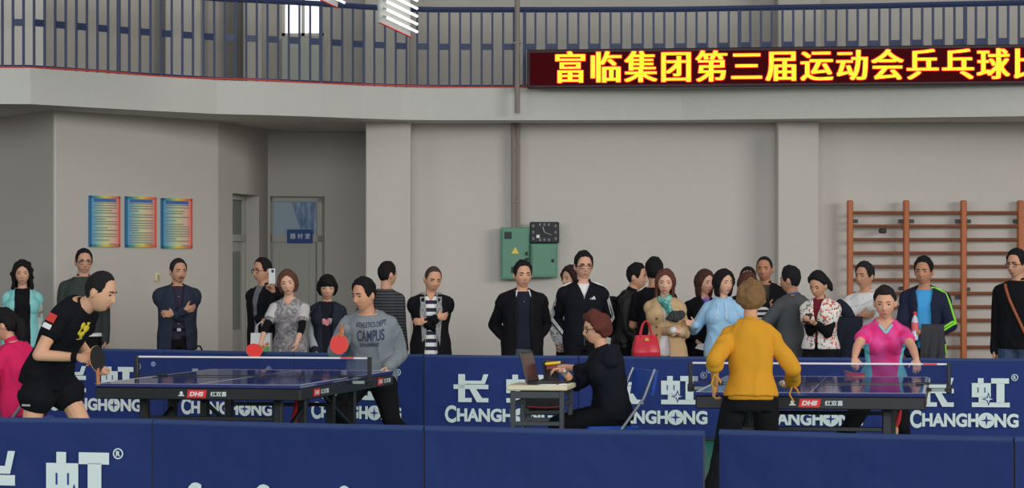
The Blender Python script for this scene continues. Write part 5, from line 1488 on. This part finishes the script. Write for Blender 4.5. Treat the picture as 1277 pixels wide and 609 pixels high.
def draped(label, name, c, hw, hd, L, m, rz=0, seed=0, flare=1.1, cat='coat', lean=0):
    """cloth folded over an arm and hanging down on both sides"""
    r = empty(name, c, rz, label, cat)
    prof = []
    n = 11
    for i in range(n): t = math.pi * i / (n - 1); prof.append((-math.cos(t) * hd, math.sin(t) * hd))
    front = [(-hd * (1 + .25 * q), -L * q) for q in np.linspace(1, .08, 12)]; back = [(hd * (1 + .25 * q), -L * .86 * q) for q in np.linspace(.08, 1, 12)]
    pr = front + prof + back; th = .014; nx = 22; vs = []; fs = []
    pr = np.array(pr); tg = np.gradient(pr, axis=0); nr = np.stack([-tg[:, 1], tg[:, 0]], 1); nr /= np.linalg.norm(nr, axis=1)[:, None]
    for sgn in (1, -1):
        for i in range(nx):
            x = (i / (nx - 1) * 2 - 1)
            for j, (y, z) in enumerate(pr):
                dn = max(0, -z) / L; xx = x * hw * (1 + (flare - 1) * dn) + lean * dn
                w_ = .016 * math.sin(x * 9 + seed + dn * 2) * dn + .010 * math.sin(x * 17 + seed * 2 + dn * 3) * dn
                o = nr[j] * (th / 2 * sgn)
                vs.append((xx, y + o[0] + w_, z + o[1] + .02 * math.sin(x * 5 + seed) * dn))
    m_ = len(pr)
    for s_i in range(2):
        for i in range(nx - 1):
            for j in range(m_ - 1):
                a = s_i * nx * m_ + i * m_ + j; f = (a, a + m_, a + m_ + 1, a + 1); fs.append(f if s_i == 0 else f[::-1])
    o_ = nx * m_
    rim = [j for j in range(m_)] + [i * m_ + m_ - 1 for i in range(1, nx)] + [(nx - 1) * m_ + j for j in range(m_ - 2, -1, -1)] + [i * m_ for i in range(nx - 2, 0, -1)]
    for i in range(len(rim)): a, c_ = rim[i], rim[(i + 1) % len(rim)]; fs.append((a, c_, c_ + o_, a + o_))
    b = MB(); b.add(np.array(vs), fs); b.build('cloth', m, r, True, 1.2)
    return r
r = draped('dark navy coat hanging from the folded arms of the white shirt man', 'coat', W(1056, 403, 27.42), .145, .055, .42, cl('dark_navy_wool', (32, 36, 48)), math.radians(-12), 1, 1.15, lean=-.06)
b = MB(); b.tube([(.04, .03, .02), (-.0, .02, .10), (-.045, .04, .16), (-.09, .06, .20)], [.05, .055, .05, .04], 12); link('shoulder_fold', remesh(b.mesh('f'), .01, 2, .006), cl('dark_navy_wool', (32, 36, 48)), r)
# blue polo man
p = Person('man in a blue polo and navy track jacket with lime green stripes', 1153, 27.1, top=322, yaw=-10, head=(-14, 2, 0), sk=(176, 126, 100))
p.arm('R', p.wpx(1142, 422, -.28), (-1, .3, -.5), (.3, -.3, .95), (.9, -.3, 0), 1.0); p.arm('L', p.wpx(1164, 420, -.26), (1, .4, -.4), (-.9, -.3, .0), None, .5)
p.make_body().face().hair('short_top', (24, 23, 26))
PB_ = cl('bright_blue_polo', (62, 138, 190)); t = p.top('polo_shirt', PB_, ease=.013, arms=False, hem=.49, neck=.816); p.collar(t, PB_, gap=38, h=.026, r=.064)
NT = cl('navy_track_cloth', (30, 34, 52)); wd = wfn((.44, .075), (.60, .07), (.74, .062), (.82, .085)); j = p.open_jacket(NT, wd, hem=.445, ease=.03); p.collar(j, NT, gap=58, h=.03, r=.074)
LM = cl('lime_green', (128, 206, 62)); S, E, T = p.S['L'], p.E['L'], p.Wr['L']
for q in (-1, 1):
    b = MB(); pts = []; nb = p.sp(.815) + np.array([.06, -.02, .025]); o1 = np.array([0, q * .014, 0])
    for f in np.linspace(0, 1, 6): pts.append(nb + (S + np.array([.035, -.02, .055]) - nb) * f + o1 + np.array([0, 0, .01 * math.sin(f * 3.14)]))
    for f in np.linspace(.1, .95, 9): pts.append(S + (E - S) * f + unit(np.array([.8, -.6, .1])) * (.053 * (1 - f) + .041 * f + .025) * p.k + o1)
    for f in np.linspace(.1, .6, 5): pts.append(E + (T - E) * f + unit(np.array([.5, -.7, .5])) * (.064) * p.k + np.array([0, 0, q * .014]))
    b.tube(pts, .010, 6); b.build('sleeve_stripe', LM, j)
b = MB(); b.tube([p.sp(.47) + np.array([.19, -.06, .07]), p.sp(.46) + np.array([.20, -.06, 0])], .012, 6); b.build('hem_stripe', LM, j)
p.trousers(TRO); p.shoes()
r = empty('water_bottle', W(1141, 424.5, 26.80), 0, 'clear drink bottle with a red cap and pink label in the blue polo man\'s hand', 'bottle')
b = MB(); b.rings([np.array([(rr * math.cos(a), rr * math.sin(a), z) for a in np.linspace(0, 2 * math.pi, 17)[:-1]]) for rr, z in ((.026, 0), (.032, .008), (.032, .07), (.029, .09), (.032, .11), (.032, .17), (.026, .20), (.013, .225), (.013, .235))]); b.build('body', mat('clear_plastic', (176, 182, 190), .12), r)
b = MB(); b.rings([np.array([(.0335 * math.cos(a), .0335 * math.sin(a), z) for a in np.linspace(0, 2 * math.pi, 17)[:-1]]) for z in (.09, .165)]); b.build('label', mat('pink_label', (206, 90, 96), .5), r)
b = MB(); b.rings([np.array([(rr * math.cos(a), rr * math.sin(a), z) for a in np.linspace(0, 2 * math.pi, 17)[:-1]]) for rr, z in ((.017, .233), (.017, .262), (.012, .266))]); b.build('cap', mat('red_cap', (190, 36, 44), .4), r)
draped('dark grey jacket hanging over the forearm of the blue polo man', 'jacket', W(1163, 412, 26.80), .105, .05, .30, cl('charcoal_cloth', (54, 54, 58)), math.radians(-8), 3, 1.12, 'jacket')
# black jacket man at the edge
p = Person('man with glasses and a brown shoulder strap across his black jacket by the wall bars', 1270, 27.0, top=312, yaw=-26, head=(-18, 3, 0), sk=(192, 146, 122), bulk=1.06)
p.make_body().face(glasses=(40, 38, 42)).hair('short_top', (24, 23, 26)); j = p.top('jacket', BLK, ease=.030, hem=.465); p.collar(j, BLK); 
tree = BVHTree.FromPolygons([v.co[:] for v in j.data.vertices], [q.vertices[:] for q in j.data.polygons])
pts = []
for f in np.linspace(0, 1, 14):
    a = p.sp(.81 - .33 * f); o = a + p.rot(.7) @ np.array([-.10 + .26 * f, -.6, 0]); h = tree.ray_cast(Vector(o), Vector((0, 1, 0)))
    if h[0] is not None: pts.append(np.array(h[0]) + np.array([0, -.006, 0]))
r = empty('shoulder_bag', (p.x0, p.D, 0), math.radians(-26), 'brown shoulder bag strap crossing the black jacket at the wall bars', 'bag')
b = MB(); b.tube(pts, .014, 8); b.build('strap', mat('brown_leather', (136, 72, 44), .45), r)
b = MB(); b.ell(pts[-1] + np.array([.10, .05, -.10]), (.13, .05, .11), None, 18, 12, lambda q: np.sign(q) * np.abs(q) ** .6); b.build('body', mat('brown_leather', (136, 72, 44), .45), r)
p.trousers(JEAN); p.shoes()

# ================================================================ PLAYERS AND UMPIRE
# player in black, profile, bent forward
p = Person('bent-over player in a black shirt and shorts holding a black paddle at the table corner', 62, 18.6, H=1.715, yaw=64, head=(12, 16, 0), lean=(16, 44), drop=-.025, headshift=(0, -.03, -.055), sk=(204, 160, 132), voxel=.005, bulk=.90)
p.leg('L', (.14, -.42, .075)).leg('R', (-.16, .20, .075))
p.arm('R', p.wpx(97, 446, -.30), (-.3, 1, .45), (.05, -1, -.05), (.6, 0, -.6), .8); p.arm('L', p.wpx(122, 459, .12), (.5, .8, -.3), (-.3, -1, -.05), (-.3, 0, -1), 1.1)
p.make_body().face().hair('crew', (30, 28, 29), vol=.004)
BT = cl('black_sport_tee', (18, 19, 24)); t = p.top('tee_shirt', BT, sleeve=.19, ease=.022, hem=.47, cuff=.010, neck=.822, voxel=.008, flare=.02)
YP = mat('yellow_print', (196, 176, 52), .7)
me = flat_mesh([disc(-.02, .03, .022, 9), disc(.022, .012, .026, 7), disc(.0, -.028, .026, 8), [(-.05, -.02), (-.02, -.04), (-.03, .02)], [(.015, .05), (.045, .055), (.03, .025)], [(-.04, -.06), (.03, -.065), (.02, -.05)]]); p.decal(t, me, p.sp(.76) + p.CR @ np.array([-.02, 0, 0]), YP, 'chest_print')
S, E = p.S['R'], p.E['R']; f = unit(E - S); o = unit(np.array([-1, -.1, .2])); o = unit(o - f * o.dot(f))
for c_, nm, a0_, a1_, wv in (((178, 52, 44), 'red_sleeve_badge', .05, .25, .030), ((200, 202, 206), 'white_sleeve_print', .30, .42, .03)):
    b = MB(); sd = np.cross(f, o); b.box(S + f * p.UA * (a0_ + a1_) / 2 + o * .083, (p.UA * (a1_ - a0_) / 2, wv, .004), np.stack([f, sd, o], 1), .002); b.build(nm, mat(nm, c_, .6), t)
b = MB(); p.torso(b, .010, .455, .575)
for a in 'RL': p.leg_vol(b, a, .034, .15, .022)
sh = link('shorts', remesh(b.mesh('s'), .008, 3, .007, 7), cl('black_shorts', (20, 20, 24)), p.root)
J, K = p.HJ['R'], p.K['R']; b = MB(); b.box(J + (K - J) * .44 + np.array([-.125, -.02, 0]), (.004, .030, .006)); b.build('shorts_print', mat('shorts_print', (150, 152, 156), .6), sh)
p.watch('R', BLK); p.shoes(mat('white_shoe', (190, 192, 196), .5))
for a in 'RL':
    b = MB(); A, K = p.A[a], p.K[a]; b.seg(A, A + (K - A) * .22, .041, .046); b.build('sock', WHT, p.root)
paddle('black paddle held upright by the bent-over player in black', W(121, 447, 18.22), (.86, -.5, .1), (-.25, .1, -.9), RUB_K, RUB_R)

# player in grey sweatshirt
p = Person('player in a grey lettered sweatshirt ready at the far end of the table', 463, 23.95, H=1.73, yaw=-8, head=(-36, 8, 0), lean=(10, 22), drop=.205, sk=(198, 148, 120), voxel=.0055, bulk=1.14, hs=1.02)
p.leg('R', (-.34, -.02, .08)).leg('L', (.30, .08, .08))
p.arm('R', p.wpx(430, 411, -.40), (-.5, .4, -1), (-.45, -.45, -.5), (.5, -.2, -.5), 1.2); p.arm('L', p.wpx(485, 457, -.22), (.25, 1, .1), (-.15, -.4, -.9), (-.8, .2, 0), .5)
p.make_body().face().hair('short_top', (22, 21, 23))
GSW = cl('grey_sweatshirt', (112, 118, 124)); t = p.top('sweatshirt', GSW, ease=.026, hem=.475, neck=.826, voxel=.008, fold=.008); b = MB(); p.collar(t, cl('grey_rib', (96, 101, 107)), gap=2, h=.016, r=.066, tilt=16)
CN = mat('dark_blue_print', (44, 50, 78), .8)
p.decal(t, fit_text('CAMPUS', -.07, .15, -.045, .040, .006), p.sp(.752), CN, 'chest_lettering')
p.decal(t, fit_text('ATHLETICS DEPT', -.08, .16, .062, .098, .0), p.sp(.752), CN, 'chest_lettering')
p.decal(t, fit_text('STUDENT', -.05, .11, -.095, -.065, .0), p.sp(.752), CN, 'chest_lettering')
p.trousers(TRO, ease=.022, hem=.02); p.shoes()
paddle('red paddle facing forward in the hand of the grey sweatshirt player', W(423, 430, 23.44), (-.1, -1, .1), (.12, .1, 1), RUB_R, RUB_K)

# player in pink
p = Person('player in a pink and light blue shirt leaning with both hands on the table', 1102, 22.75, H=1.60, yaw=-3, head=(-8, 10, 0), woman=True, lean=(12, 22), drop=.13, sk=(206, 158, 132), voxel=.0055, bulk=1.05, hs=1.06)
p.leg('R', (-.40, .20, .075)).leg('L', (.16, .1, .075))
p.arm('R', p.wpx(1060, 458, -.70), (-.6, 1, 0), (.05, -.55, -.6), (0, -.6, -1), .5); p.arm('L', p.wpx(1148, 459, -.70), (.6, 1, 0), (.0, -.55, -.6), (0, -.6, -1), .4)
p.make_body().face(lips=(160, 92, 88)).hair('tied', (34, 29, 30), fringe=.60)
b = MB(); b.ell(p.hp(0, .12, .03), (.045, .04, .045)); b.build('bun', p.hair_m, p.hair_o)
def pink_mat():
    m = mat('pink_shirt_cloth', (212, 46, 116), .75, bump=.35, bscale=8); nt = m.node_tree; bs = nt.nodes['Principled BSDF']
    tc = nt.nodes.new('ShaderNodeTexCoord'); sp = nt.nodes.new('ShaderNodeSeparateXYZ'); nt.links.new(tc.outputs['Object'], sp.inputs[0])
    a = nt.nodes.new('ShaderNodeMath'); a.operation = 'ABSOLUTE'; nt.links.new(sp.outputs[0], a.inputs[0])
    z = nt.nodes.new('ShaderNodeMapRange'); z.inputs[1].default_value = .75; z.inputs[2].default_value = 1.10; z.inputs[3].default_value = .098; z.inputs[4].default_value = .15; nt.links.new(sp.outputs[2], z.inputs[0])
    g = nt.nodes.new('ShaderNodeMath'); g.operation = 'GREATER_THAN'; nt.links.new(a.outputs[0], g.inputs[0]); nt.links.new(z.outputs[0], g.inputs[1])
    l = nt.nodes.new('ShaderNodeMath'); l.operation = 'LESS_THAN'; l.inputs[1].default_value = .99; nt.links.new(sp.outputs[2], l.inputs[0])
    q = nt.nodes.new('ShaderNodeMath'); q.operation = 'MULTIPLY'; nt.links.new(g.outputs[0], q.inputs[0]); nt.links.new(l.outputs[0], q.inputs[1])
    w_ = nt.nodes.new('ShaderNodeTexWave'); w_.inputs['Scale'].default_value = 3.2; w_.inputs['Distortion'].default_value = 6; w_.inputs['Detail Scale'].default_value = .8; w_.bands_direction = 'DIAGONAL'; nt.links.new(tc.outputs['Object'], w_.inputs[0])
    mx = nt.nodes.new('ShaderNodeMix'); mx.data_type = 'RGBA'; mx.inputs[6].default_value = alb((206, 40, 108)); mx.inputs[7].default_value = alb((222, 66, 134)); nt.links.new(w_.outputs['Fac'], mx.inputs[0])
    m2 = nt.nodes.new('ShaderNodeMix'); m2.data_type = 'RGBA'; nt.links.new(q.outputs[0], m2.inputs[0]); nt.links.new(mx.outputs[2], m2.inputs[6]); m2.inputs[7].default_value = alb((104, 178, 208)); nt.links.new(m2.outputs[2], bs.inputs['Base Color'])
    return m
t = p.top('sport_shirt', pink_mat(), sleeve=.24, ease=.018, hem=.455, cuff=.008, neck=.826, voxel=.008, flare=.015)
p.vneck(t, .085, .058, cl('aqua_trim', (120, 186, 208)), .009)
p.trousers(TRO, ease=.018); p.shoes()
paddle('paddle lying under the hand of the pink shirt player', W(1064, 466.5, 22.05) * np.array([1, 0, 0]) + np.array([0, 21.9, .772]), (0, -.12, 1), (-.35, .9, 0), RUB_R, RUB_K)

# mustard sweater player from behind
p = Person('player seen from behind in a mustard yellow sweater and black trousers', 936, 18.35, H=1.56, yaw=176, head=(-4, 8, 0), woman=True, lean=(3, 9), drop=.03, sk=(196, 148, 120), voxel=.005, bulk=.87, hs=.93)
p.leg('L', (.26, .06, .075)).leg('R', (-.15, .0, .075))
p.arm('L', p.wpx(892, 482, .03), (.35, 1, 0), (.15, -.2, -1), (-.9, 0, .2), .7); p.arm('R', p.wpx(988, 478, .20), (-.45, 1, -.2), (.55, -.6, -.35), (.4,-.3,1), .7)
p.make_body().face().hair('wavy_short', (112, 84, 56), vol=-.008)
MU = cl('mustard_knit', (184, 130, 38), .9, .4, 8); t = p.top('sweater', MU, ease=.026, hem=.518, sleeve={'L': .58, 'R': .90}, cuff=.012, neck=.828, voxel=.008, fold=.009, flare=.015)
b = MB(); p.torso(b, .016, .500, .535); link('rib_hem', remesh(b.mesh('r'), .008, 2), cl('mustard_rib', (176, 124, 36), .9, .4), t)
p.collar(t, MU, gap=2, h=.02, r=.058)
for a in 'RL':
    b = MB(); E, T = p.E[a], p.Wr[a]; q = E + (T - E) * (.40 if a == 'L' else .9)
    b.tube([q + np.array([.0, .04, -.02]), q + np.array([.02, .055, -.08]), q + np.array([-.01, .05, -.13])], .006, 6); b.tube([q + np.array([.0, .04, -.02]), q + np.array([-.03, .055, -.05]), q + np.array([-.04, .05, -.075])], .006, 6); b.build('sleeve_tie', MU, t)
p.trousers(cl('black_slacks', (21, 21, 24)), ease=.020, hem=.03, voxel=.009); p.shoes()
bl_ = p.to_world(p.Wr['R'] + p.fd['R'] * .085 + p.fn['R'] * .030)
r = empty('table_tennis_ball', bl_ - np.array([0, 0, .02]), 0, 'white table tennis ball beside the hip of the mustard sweater player', 'ball')
b = MB(); b.ell((0, 0, .02), (.02, .02, .02), None, 20, 14); b.build('shell', mat('ball_white', (222, 224, 224), .4), r)
b = MB(); b.tube([(.0202 * math.cos(a), .0202 * math.sin(a), .02) for a in np.linspace(0, 2 * math.pi, 25)], .0004, 4); b.build('seam', mat('ball_seam', (196, 198, 200), .5), r)

# umpire seated at the desk
p = Person('seated umpire with short auburn hair and glasses in a black hoodie typing', 762, 21.0, H=1.57, yaw=-76, head=(2, 6, 0), woman=True, lean=(2, 14), pz=.545, sk=(204, 158, 132), voxel=.0055, bulk=1.02, hs=.95)
p.leg('R', (-.11, -.36, .08)).leg('L', (.11, -.44, .08))
p.arm('R', p.wpx(701, 462, -.12), (-.7, .5, -.9), (.25, -1, .12), (.2, 0, -1), .5); p.arm('L', p.wpx(706, 458, .22), (.7, .5, -.9), (-.2, -1, .05), (-.2, 0, -1), .5)
p.make_body().face(glasses=(34, 30, 34)).hair('wavy_short', (84, 44, 38), vol=-.004)
HD = cl('black_hoodie_cloth', (21, 23, 30)); t = p.top('hoodie', HD, ease=.030, hem=.49, sleeve=.68, neck=.826, voxel=.008, fold=.009); p.hood(t, HD, .095)
p.watch('R', M_steel); b = MB(); E, T = p.E['R'], p.Wr['R']; b.ell(E + (T - E) * .35 + np.array([-.075, -.0, 0]), (.006, .018, .016), None, 10, 6); b.build('pink_badge', mat('pink_badge', (190, 40, 110), .6), t)
p.trousers(TRO, ease=.018); p.shoes()
UM = p
# seated woman in magenta
p = Person('seated woman with a black ponytail in a magenta jacket and jeans', 27, 22.2, H=1.62, yaw=-112, head=(8, 12, 0), woman=True, lean=(4, 16), pz=.53, sk=(196, 150, 126), bulk=1.08)
p.leg('R', (-.11, -.40, .08)).leg('L', (.11, -.40, .08)); p.arm('L', p.C + np.array([.10, -.34, -.22]), (1, .4, -.5)).arm('R', p.C + np.array([-.10, -.34, -.22]), (-1, .4, -.5))
p.make_body().face().hair('tied', (24, 22, 24), vol=.004)
p.ponytail([(0, .095, .02), (0, .125, 0), (0, .125, -.07), (.0, .11, -.15), (0, .10, -.2)], [.03, .036, .038, .028, .01])
t = p.top('jacket', cl('magenta_cloth', (186, 34, 82), .8, .6), ease=.030, hem=.475, neck=.826, fold=.010); p.collar(t, cl('magenta_cloth', (186, 34, 82)))
p.trousers(JEAN, ease=.016); p.shoes()
MG = p

# ================================================================ DESK, CHAIRS AND SMALL THINGS
def folding_chair(label, o, rz):
    """blue padded folding chair; local -y is the way the sitter faces"""
    r = empty('folding_chair', (o[0], o[1], 0), rz, label, 'chair')
    MBL = mat('chair_blue_vinyl', (30, 72, 164), .45); MF = mat('chair_grey_tube', (122, 126, 134), .35, metal=.5)
    b = MB(); b.box((0, -.01, .425), (.20, .195, .018), bev=.016); b.build('seat', MBL, r)
    b = MB(); rs = []
    for q in np.linspace(-1, 1, 9):
        y = .285 + .02 * (1 - q * q); x = q * .20
        rs.append(np.array([(x, y - .012, .66), (x, y + .012, .66), (x, y + .045, .84), (x, y + .021, .84)]))
    b.rings(rs); b.build('backrest', MBL, r, True, .8)
    for sg in (-1, 1):
        b = MB(); b.tube([(sg * .215, -.235, .012), (sg * .215, .02, .40), (sg * .212, .21, .64), (sg * .205, .30, .85)], .012, 8); b.build('front_leg', MF, r)
        b = MB(); b.tube([(sg * .19, .27, .012), (sg * .19, .03, .36), (sg * .19, -.05, .42)], .012, 8); b.build('rear_leg', MF, r)
    b = MB(); b.tube([(-.215, -.13, .17), (0, -.13, .17), (.215, -.13, .17)], .009, 8); b.tube([(-.19, .18, .14), (0, .18, .14), (.19, .18, .14)], .009, 8); b.build('stretcher', MF, r)
    return r
c = UM.to_world((0, -.04, 0)); folding_chair('blue folding chair with grey tube legs under the seated umpire', (c[0], c[1]), math.radians(-70))
c = MG.to_world((0, .0, 0)); folding_chair('blue folding chair under the seated magenta jacket woman', (c[0], c[1]), math.radians(-112))
# desk
DT = .735
d0 = W(676, 478, 20.75)
r = empty('umpire_desk', (d0[0], 20.75, 0), math.radians(-8), 'small desk with a cream top and dark steel legs in front of the umpire', 'desk')
b = MB(); b.box((0, 0, DT), (.215, .30, .018), bev=.006); b.build('desk_top', mat('cream_laminate', (196, 186, 160), .5), r)
for sx in (-1, 1):
    for sy in (-1, 1):
        b = MB(); b.box((sx * .175, sy * .26, DT / 2 - .01), (.018, .018, DT / 2 - .012), bev=.005); b.build('leg', mat('desk_steel', (50, 54, 60), .45), r)
b = MB()
for sy in (-1, 1): b.bar((-.175, sy * .26, .48), (.175, sy * .26, .48), .03, .03); b.bar((-.175, sy * .26, DT - .05), (.175, sy * .26, DT - .05), .03, .05)
for sx in (-1, 1): b.bar((sx * .175, -.26, .62), (sx * .175, .26, .62), .025, .03)
b.build('rail', mat('desk_steel', (50, 54, 60), .45), r)
zt = DT + .018
r = empty('laptop', (d0[0] - .05, 20.72, zt), math.radians(74), 'open black laptop with a tilted screen on the umpire desk', 'laptop')
b = MB(); b.box((0, -.10, .009), (.165, .115, .009), bev=.005); b.build('base', mat('laptop_black', (34, 32, 34), .35), r)
b = MB(); b.box((0, -.10, .0185), (.145, .06, .001)); b.build('keyboard', M_dark, r)
R_ = Rx(-14); b = MB(); b.box(R_ @ np.array([0, .0, .112]) + np.array([0, .018, .012]), (.165, .006, .112), R_, .004); ld = b.build('lid', mat('laptop_black', (34, 32, 34), .35), r)
b = MB(); b.box(R_ @ np.array([0, -.0075, .112]) + np.array([0, .018, .012]), (.152, .0012, .098), R_); b.build('screen', mat('laptop_screen', (74, 50, 48), .2), ld)  # reddish reflection is put into the screen's base colour
r = empty('card_reader', (d0[0] + .075, 20.93, zt), .35, 'small black device standing beside the laptop', 'device')
b = MB(); R_ = Rx(-22); b.box(R_ @ np.array([0, 0, .085]), (.05, .028, .085), R_, .01); b.build('body', mat('laptop_black', (34, 32, 34), .35), r)
b = MB(); b.box(R_ @ np.array([0, -.029, .125]), (.038, .002, .03), R_); b.build('display', mat('reader_display', (120, 60, 54), .3), r)
r = empty('paper_sheet', (d0[0] + .06, 20.56, zt), .2, 'white score sheets lying on the umpire desk', 'paper')
b = MB()
for k in range(3): b.box((.012 * k, .006 * k, .002 + k * .0022), (.10, .07, .001), Rz(k * 7))
b.build('sheet', mat('paper', (196, 198, 196), .8), r)
hw_ = UM.to_world(UM.Wr['R'] + UM.fd['R'] * .08)
r = empty('pen', hw_ + np.array([.01, .0, .028]), .3, 'yellow marker pen in the umpire\'s hand', 'pen')
b = MB(); b.seg((-.06, 0, .01), (.05, 0, .02), .010, .010); b.build('barrel', mat('pen_yellow', (212, 176, 40), .4), r); b = MB(); b.seg((.052, 0, .02), (.075, 0, .022), .011, .010); b.build('cap', M_black, r)
# stool with bag beyond the desk
q = W(678, 520, 21.9)
r = empty('stool', (q[0], 21.9, 0), .1, 'dark stool beyond the umpire desk with a bag on it', 'stool')
b = MB(); b.box((0, 0, .49), (.16, .16, .015), bev=.008); b.build('seat', M_dark, r)
for sx in (-1, 1):
    for sy in (-1, 1): b = MB(); b.tube([(sx * .15, sy * .15, .005), (sx * .14, sy * .14, .25), (sx * .12, sy * .12, .48)], .013, 8); b.build('leg', M_dark, r)
b = MB()
for a, c in (((-1, -1), (1, -1)), ((1, -1), (1, 1)), ((1, 1), (-1, 1)), ((-1, 1), (-1, -1))): b.tube([(a[0] * .145, a[1] * .145, .17), ((a[0] + c[0]) * .0725, (a[1] + c[1]) * .0725, .17), (c[0] * .145, c[1] * .145, .17)], .009, 6)
b.build('stretcher', M_dark, r)
r = empty('sports_bag', (q[0], 21.88, .505), .15, 'dark grey bag with red piping on the stool', 'bag')
b = MB(); b.ell((0, 0, .085), (.15, .09, .095), None, 20, 14, lambda q_: np.sign(q_) * np.abs(q_) ** .6); link('body', remesh(b.mesh('b'), .008, 2, .006, 10), cl('charcoal_bag', (48, 46, 50)), r)
b = MB(); b.tube([(-.14, -.086, .03), (0, -.095, .022), (.14, -.086, .03)], .007, 6); b.build('piping', mat('dark_red_piping', (120, 36, 40), .5), r)
for sy in (-.04, .04): b = MB(); b.tube([(-.07, sy, .16), (-.05, sy, .21), (0, sy, .23), (.05, sy, .21), (.07, sy, .16)], .007, 6); b.build('handle', BLK, r)
# long dark table behind the crowd
q0, q1 = W(852, 429, 29.9), W(1024, 429, 29.9); zt2 = HZ(428.5, 29.9)
r = empty('long_table', ((q0[0] + q1[0]) / 2, 29.9, 0), 0, 'long black table standing behind the crowd near the back pillar', 'table')
hl = (q1[0] - q0[0]) / 2
b = MB(); b.box((0, 0, zt2 - .02), (hl, .22, .02), bev=.006); b.build('table_top', mat('black_laminate', (44, 44, 44), .5), r)
for sx in (-1, 1):
    for sy in (-1, 1): b = MB(); b.box((sx * (hl - .06), sy * .17, (zt2 - .04) / 2), (.02, .02, (zt2 - .04) / 2), bev=.004); b.build('leg', M_black, r)
b = MB(); b.box((0, -.19, .60), (hl - .08, .012, .025)); b.build('rail', M_black, r)
# red umbrella leaning under the table
a_ = W(357, 527, 22.6); r = empty('umbrella', (a_[0], 22.6, 0), 0, 'folded red umbrella leaning under the table of the black-shirted player', 'umbrella')
u0 = np.array([0, 0, .02]); u1 = W(372, 497, 22.7) - np.array([a_[0], 22.6, 0]); dd = unit(u1 - u0 * np.array([1, 1, 1])); 
b = MB(); b.seg(u0 + dd * .10, u1 - dd * .02, .014, .024, .024); b.build('canopy', cl('red_umbrella_cloth', (196, 44, 44)), r)
b = MB(); b.seg(u0, u0 + dd * .1, .005, .007, n=8); b.build('tip', mat('umbrella_tip', (200, 190, 170), .4), r)
b = MB(); b.tube([u1, u1 + dd * .05, u1 + dd * .09, u1 + dd * .12], .011, 8); b.build('handle', M_black, r)
# red cloth strap hanging under the other table
q = W(1121, 512, 21.2); r = empty('tether_strap', (q[0], 21.2, HZ(545, 21.2)), 0, 'red strap hanging under the table in front of the pink shirt player', 'strap')
hz = HZ(498, 21.2) - HZ(545, 21.2)
b = MB(); b.tube([(0, 0, hz), (.01, 0, hz * .7), (-.005, 0, hz * .45), (-.02, 0, hz * .25)], [.010, .012, .020, .012], 8); b.build('strap', cl('red_strap_cloth', (176, 48, 48)), r)
b = MB(); b.ell((-.025, 0, hz * .16), (.022, .014, .045), None, 12, 8); b.build('tassel', mat('tan_tassel', (190, 140, 110), .7), r)

# groups of repeats
GROUPS = {'notice_poster': 'notice posters on the angled wall', 'table_tennis_table': 'table tennis tables', 'table_tennis_paddle': 'table tennis paddles', 'folding_chair': 'blue folding chairs',
          'electrical_box': 'green switch boxes on the back wall', 'tube_lamp': 'hanging tube lamps', 'conduit': 'wall conduits', 'door_sign': 'blue door signs'}
for o in COL.objects:
    if o.parent is None and 'label' in o:
        n = o.name.split('.')[0]
        if n == 'person': o['group'] = 'spectators behind the far barriers' if o.location.y > 26 else ('table tennis players' if 'player' in o['label'][:22] else 'people seated in the court')
        elif n in GROUPS: o['group'] = GROUPS[n]
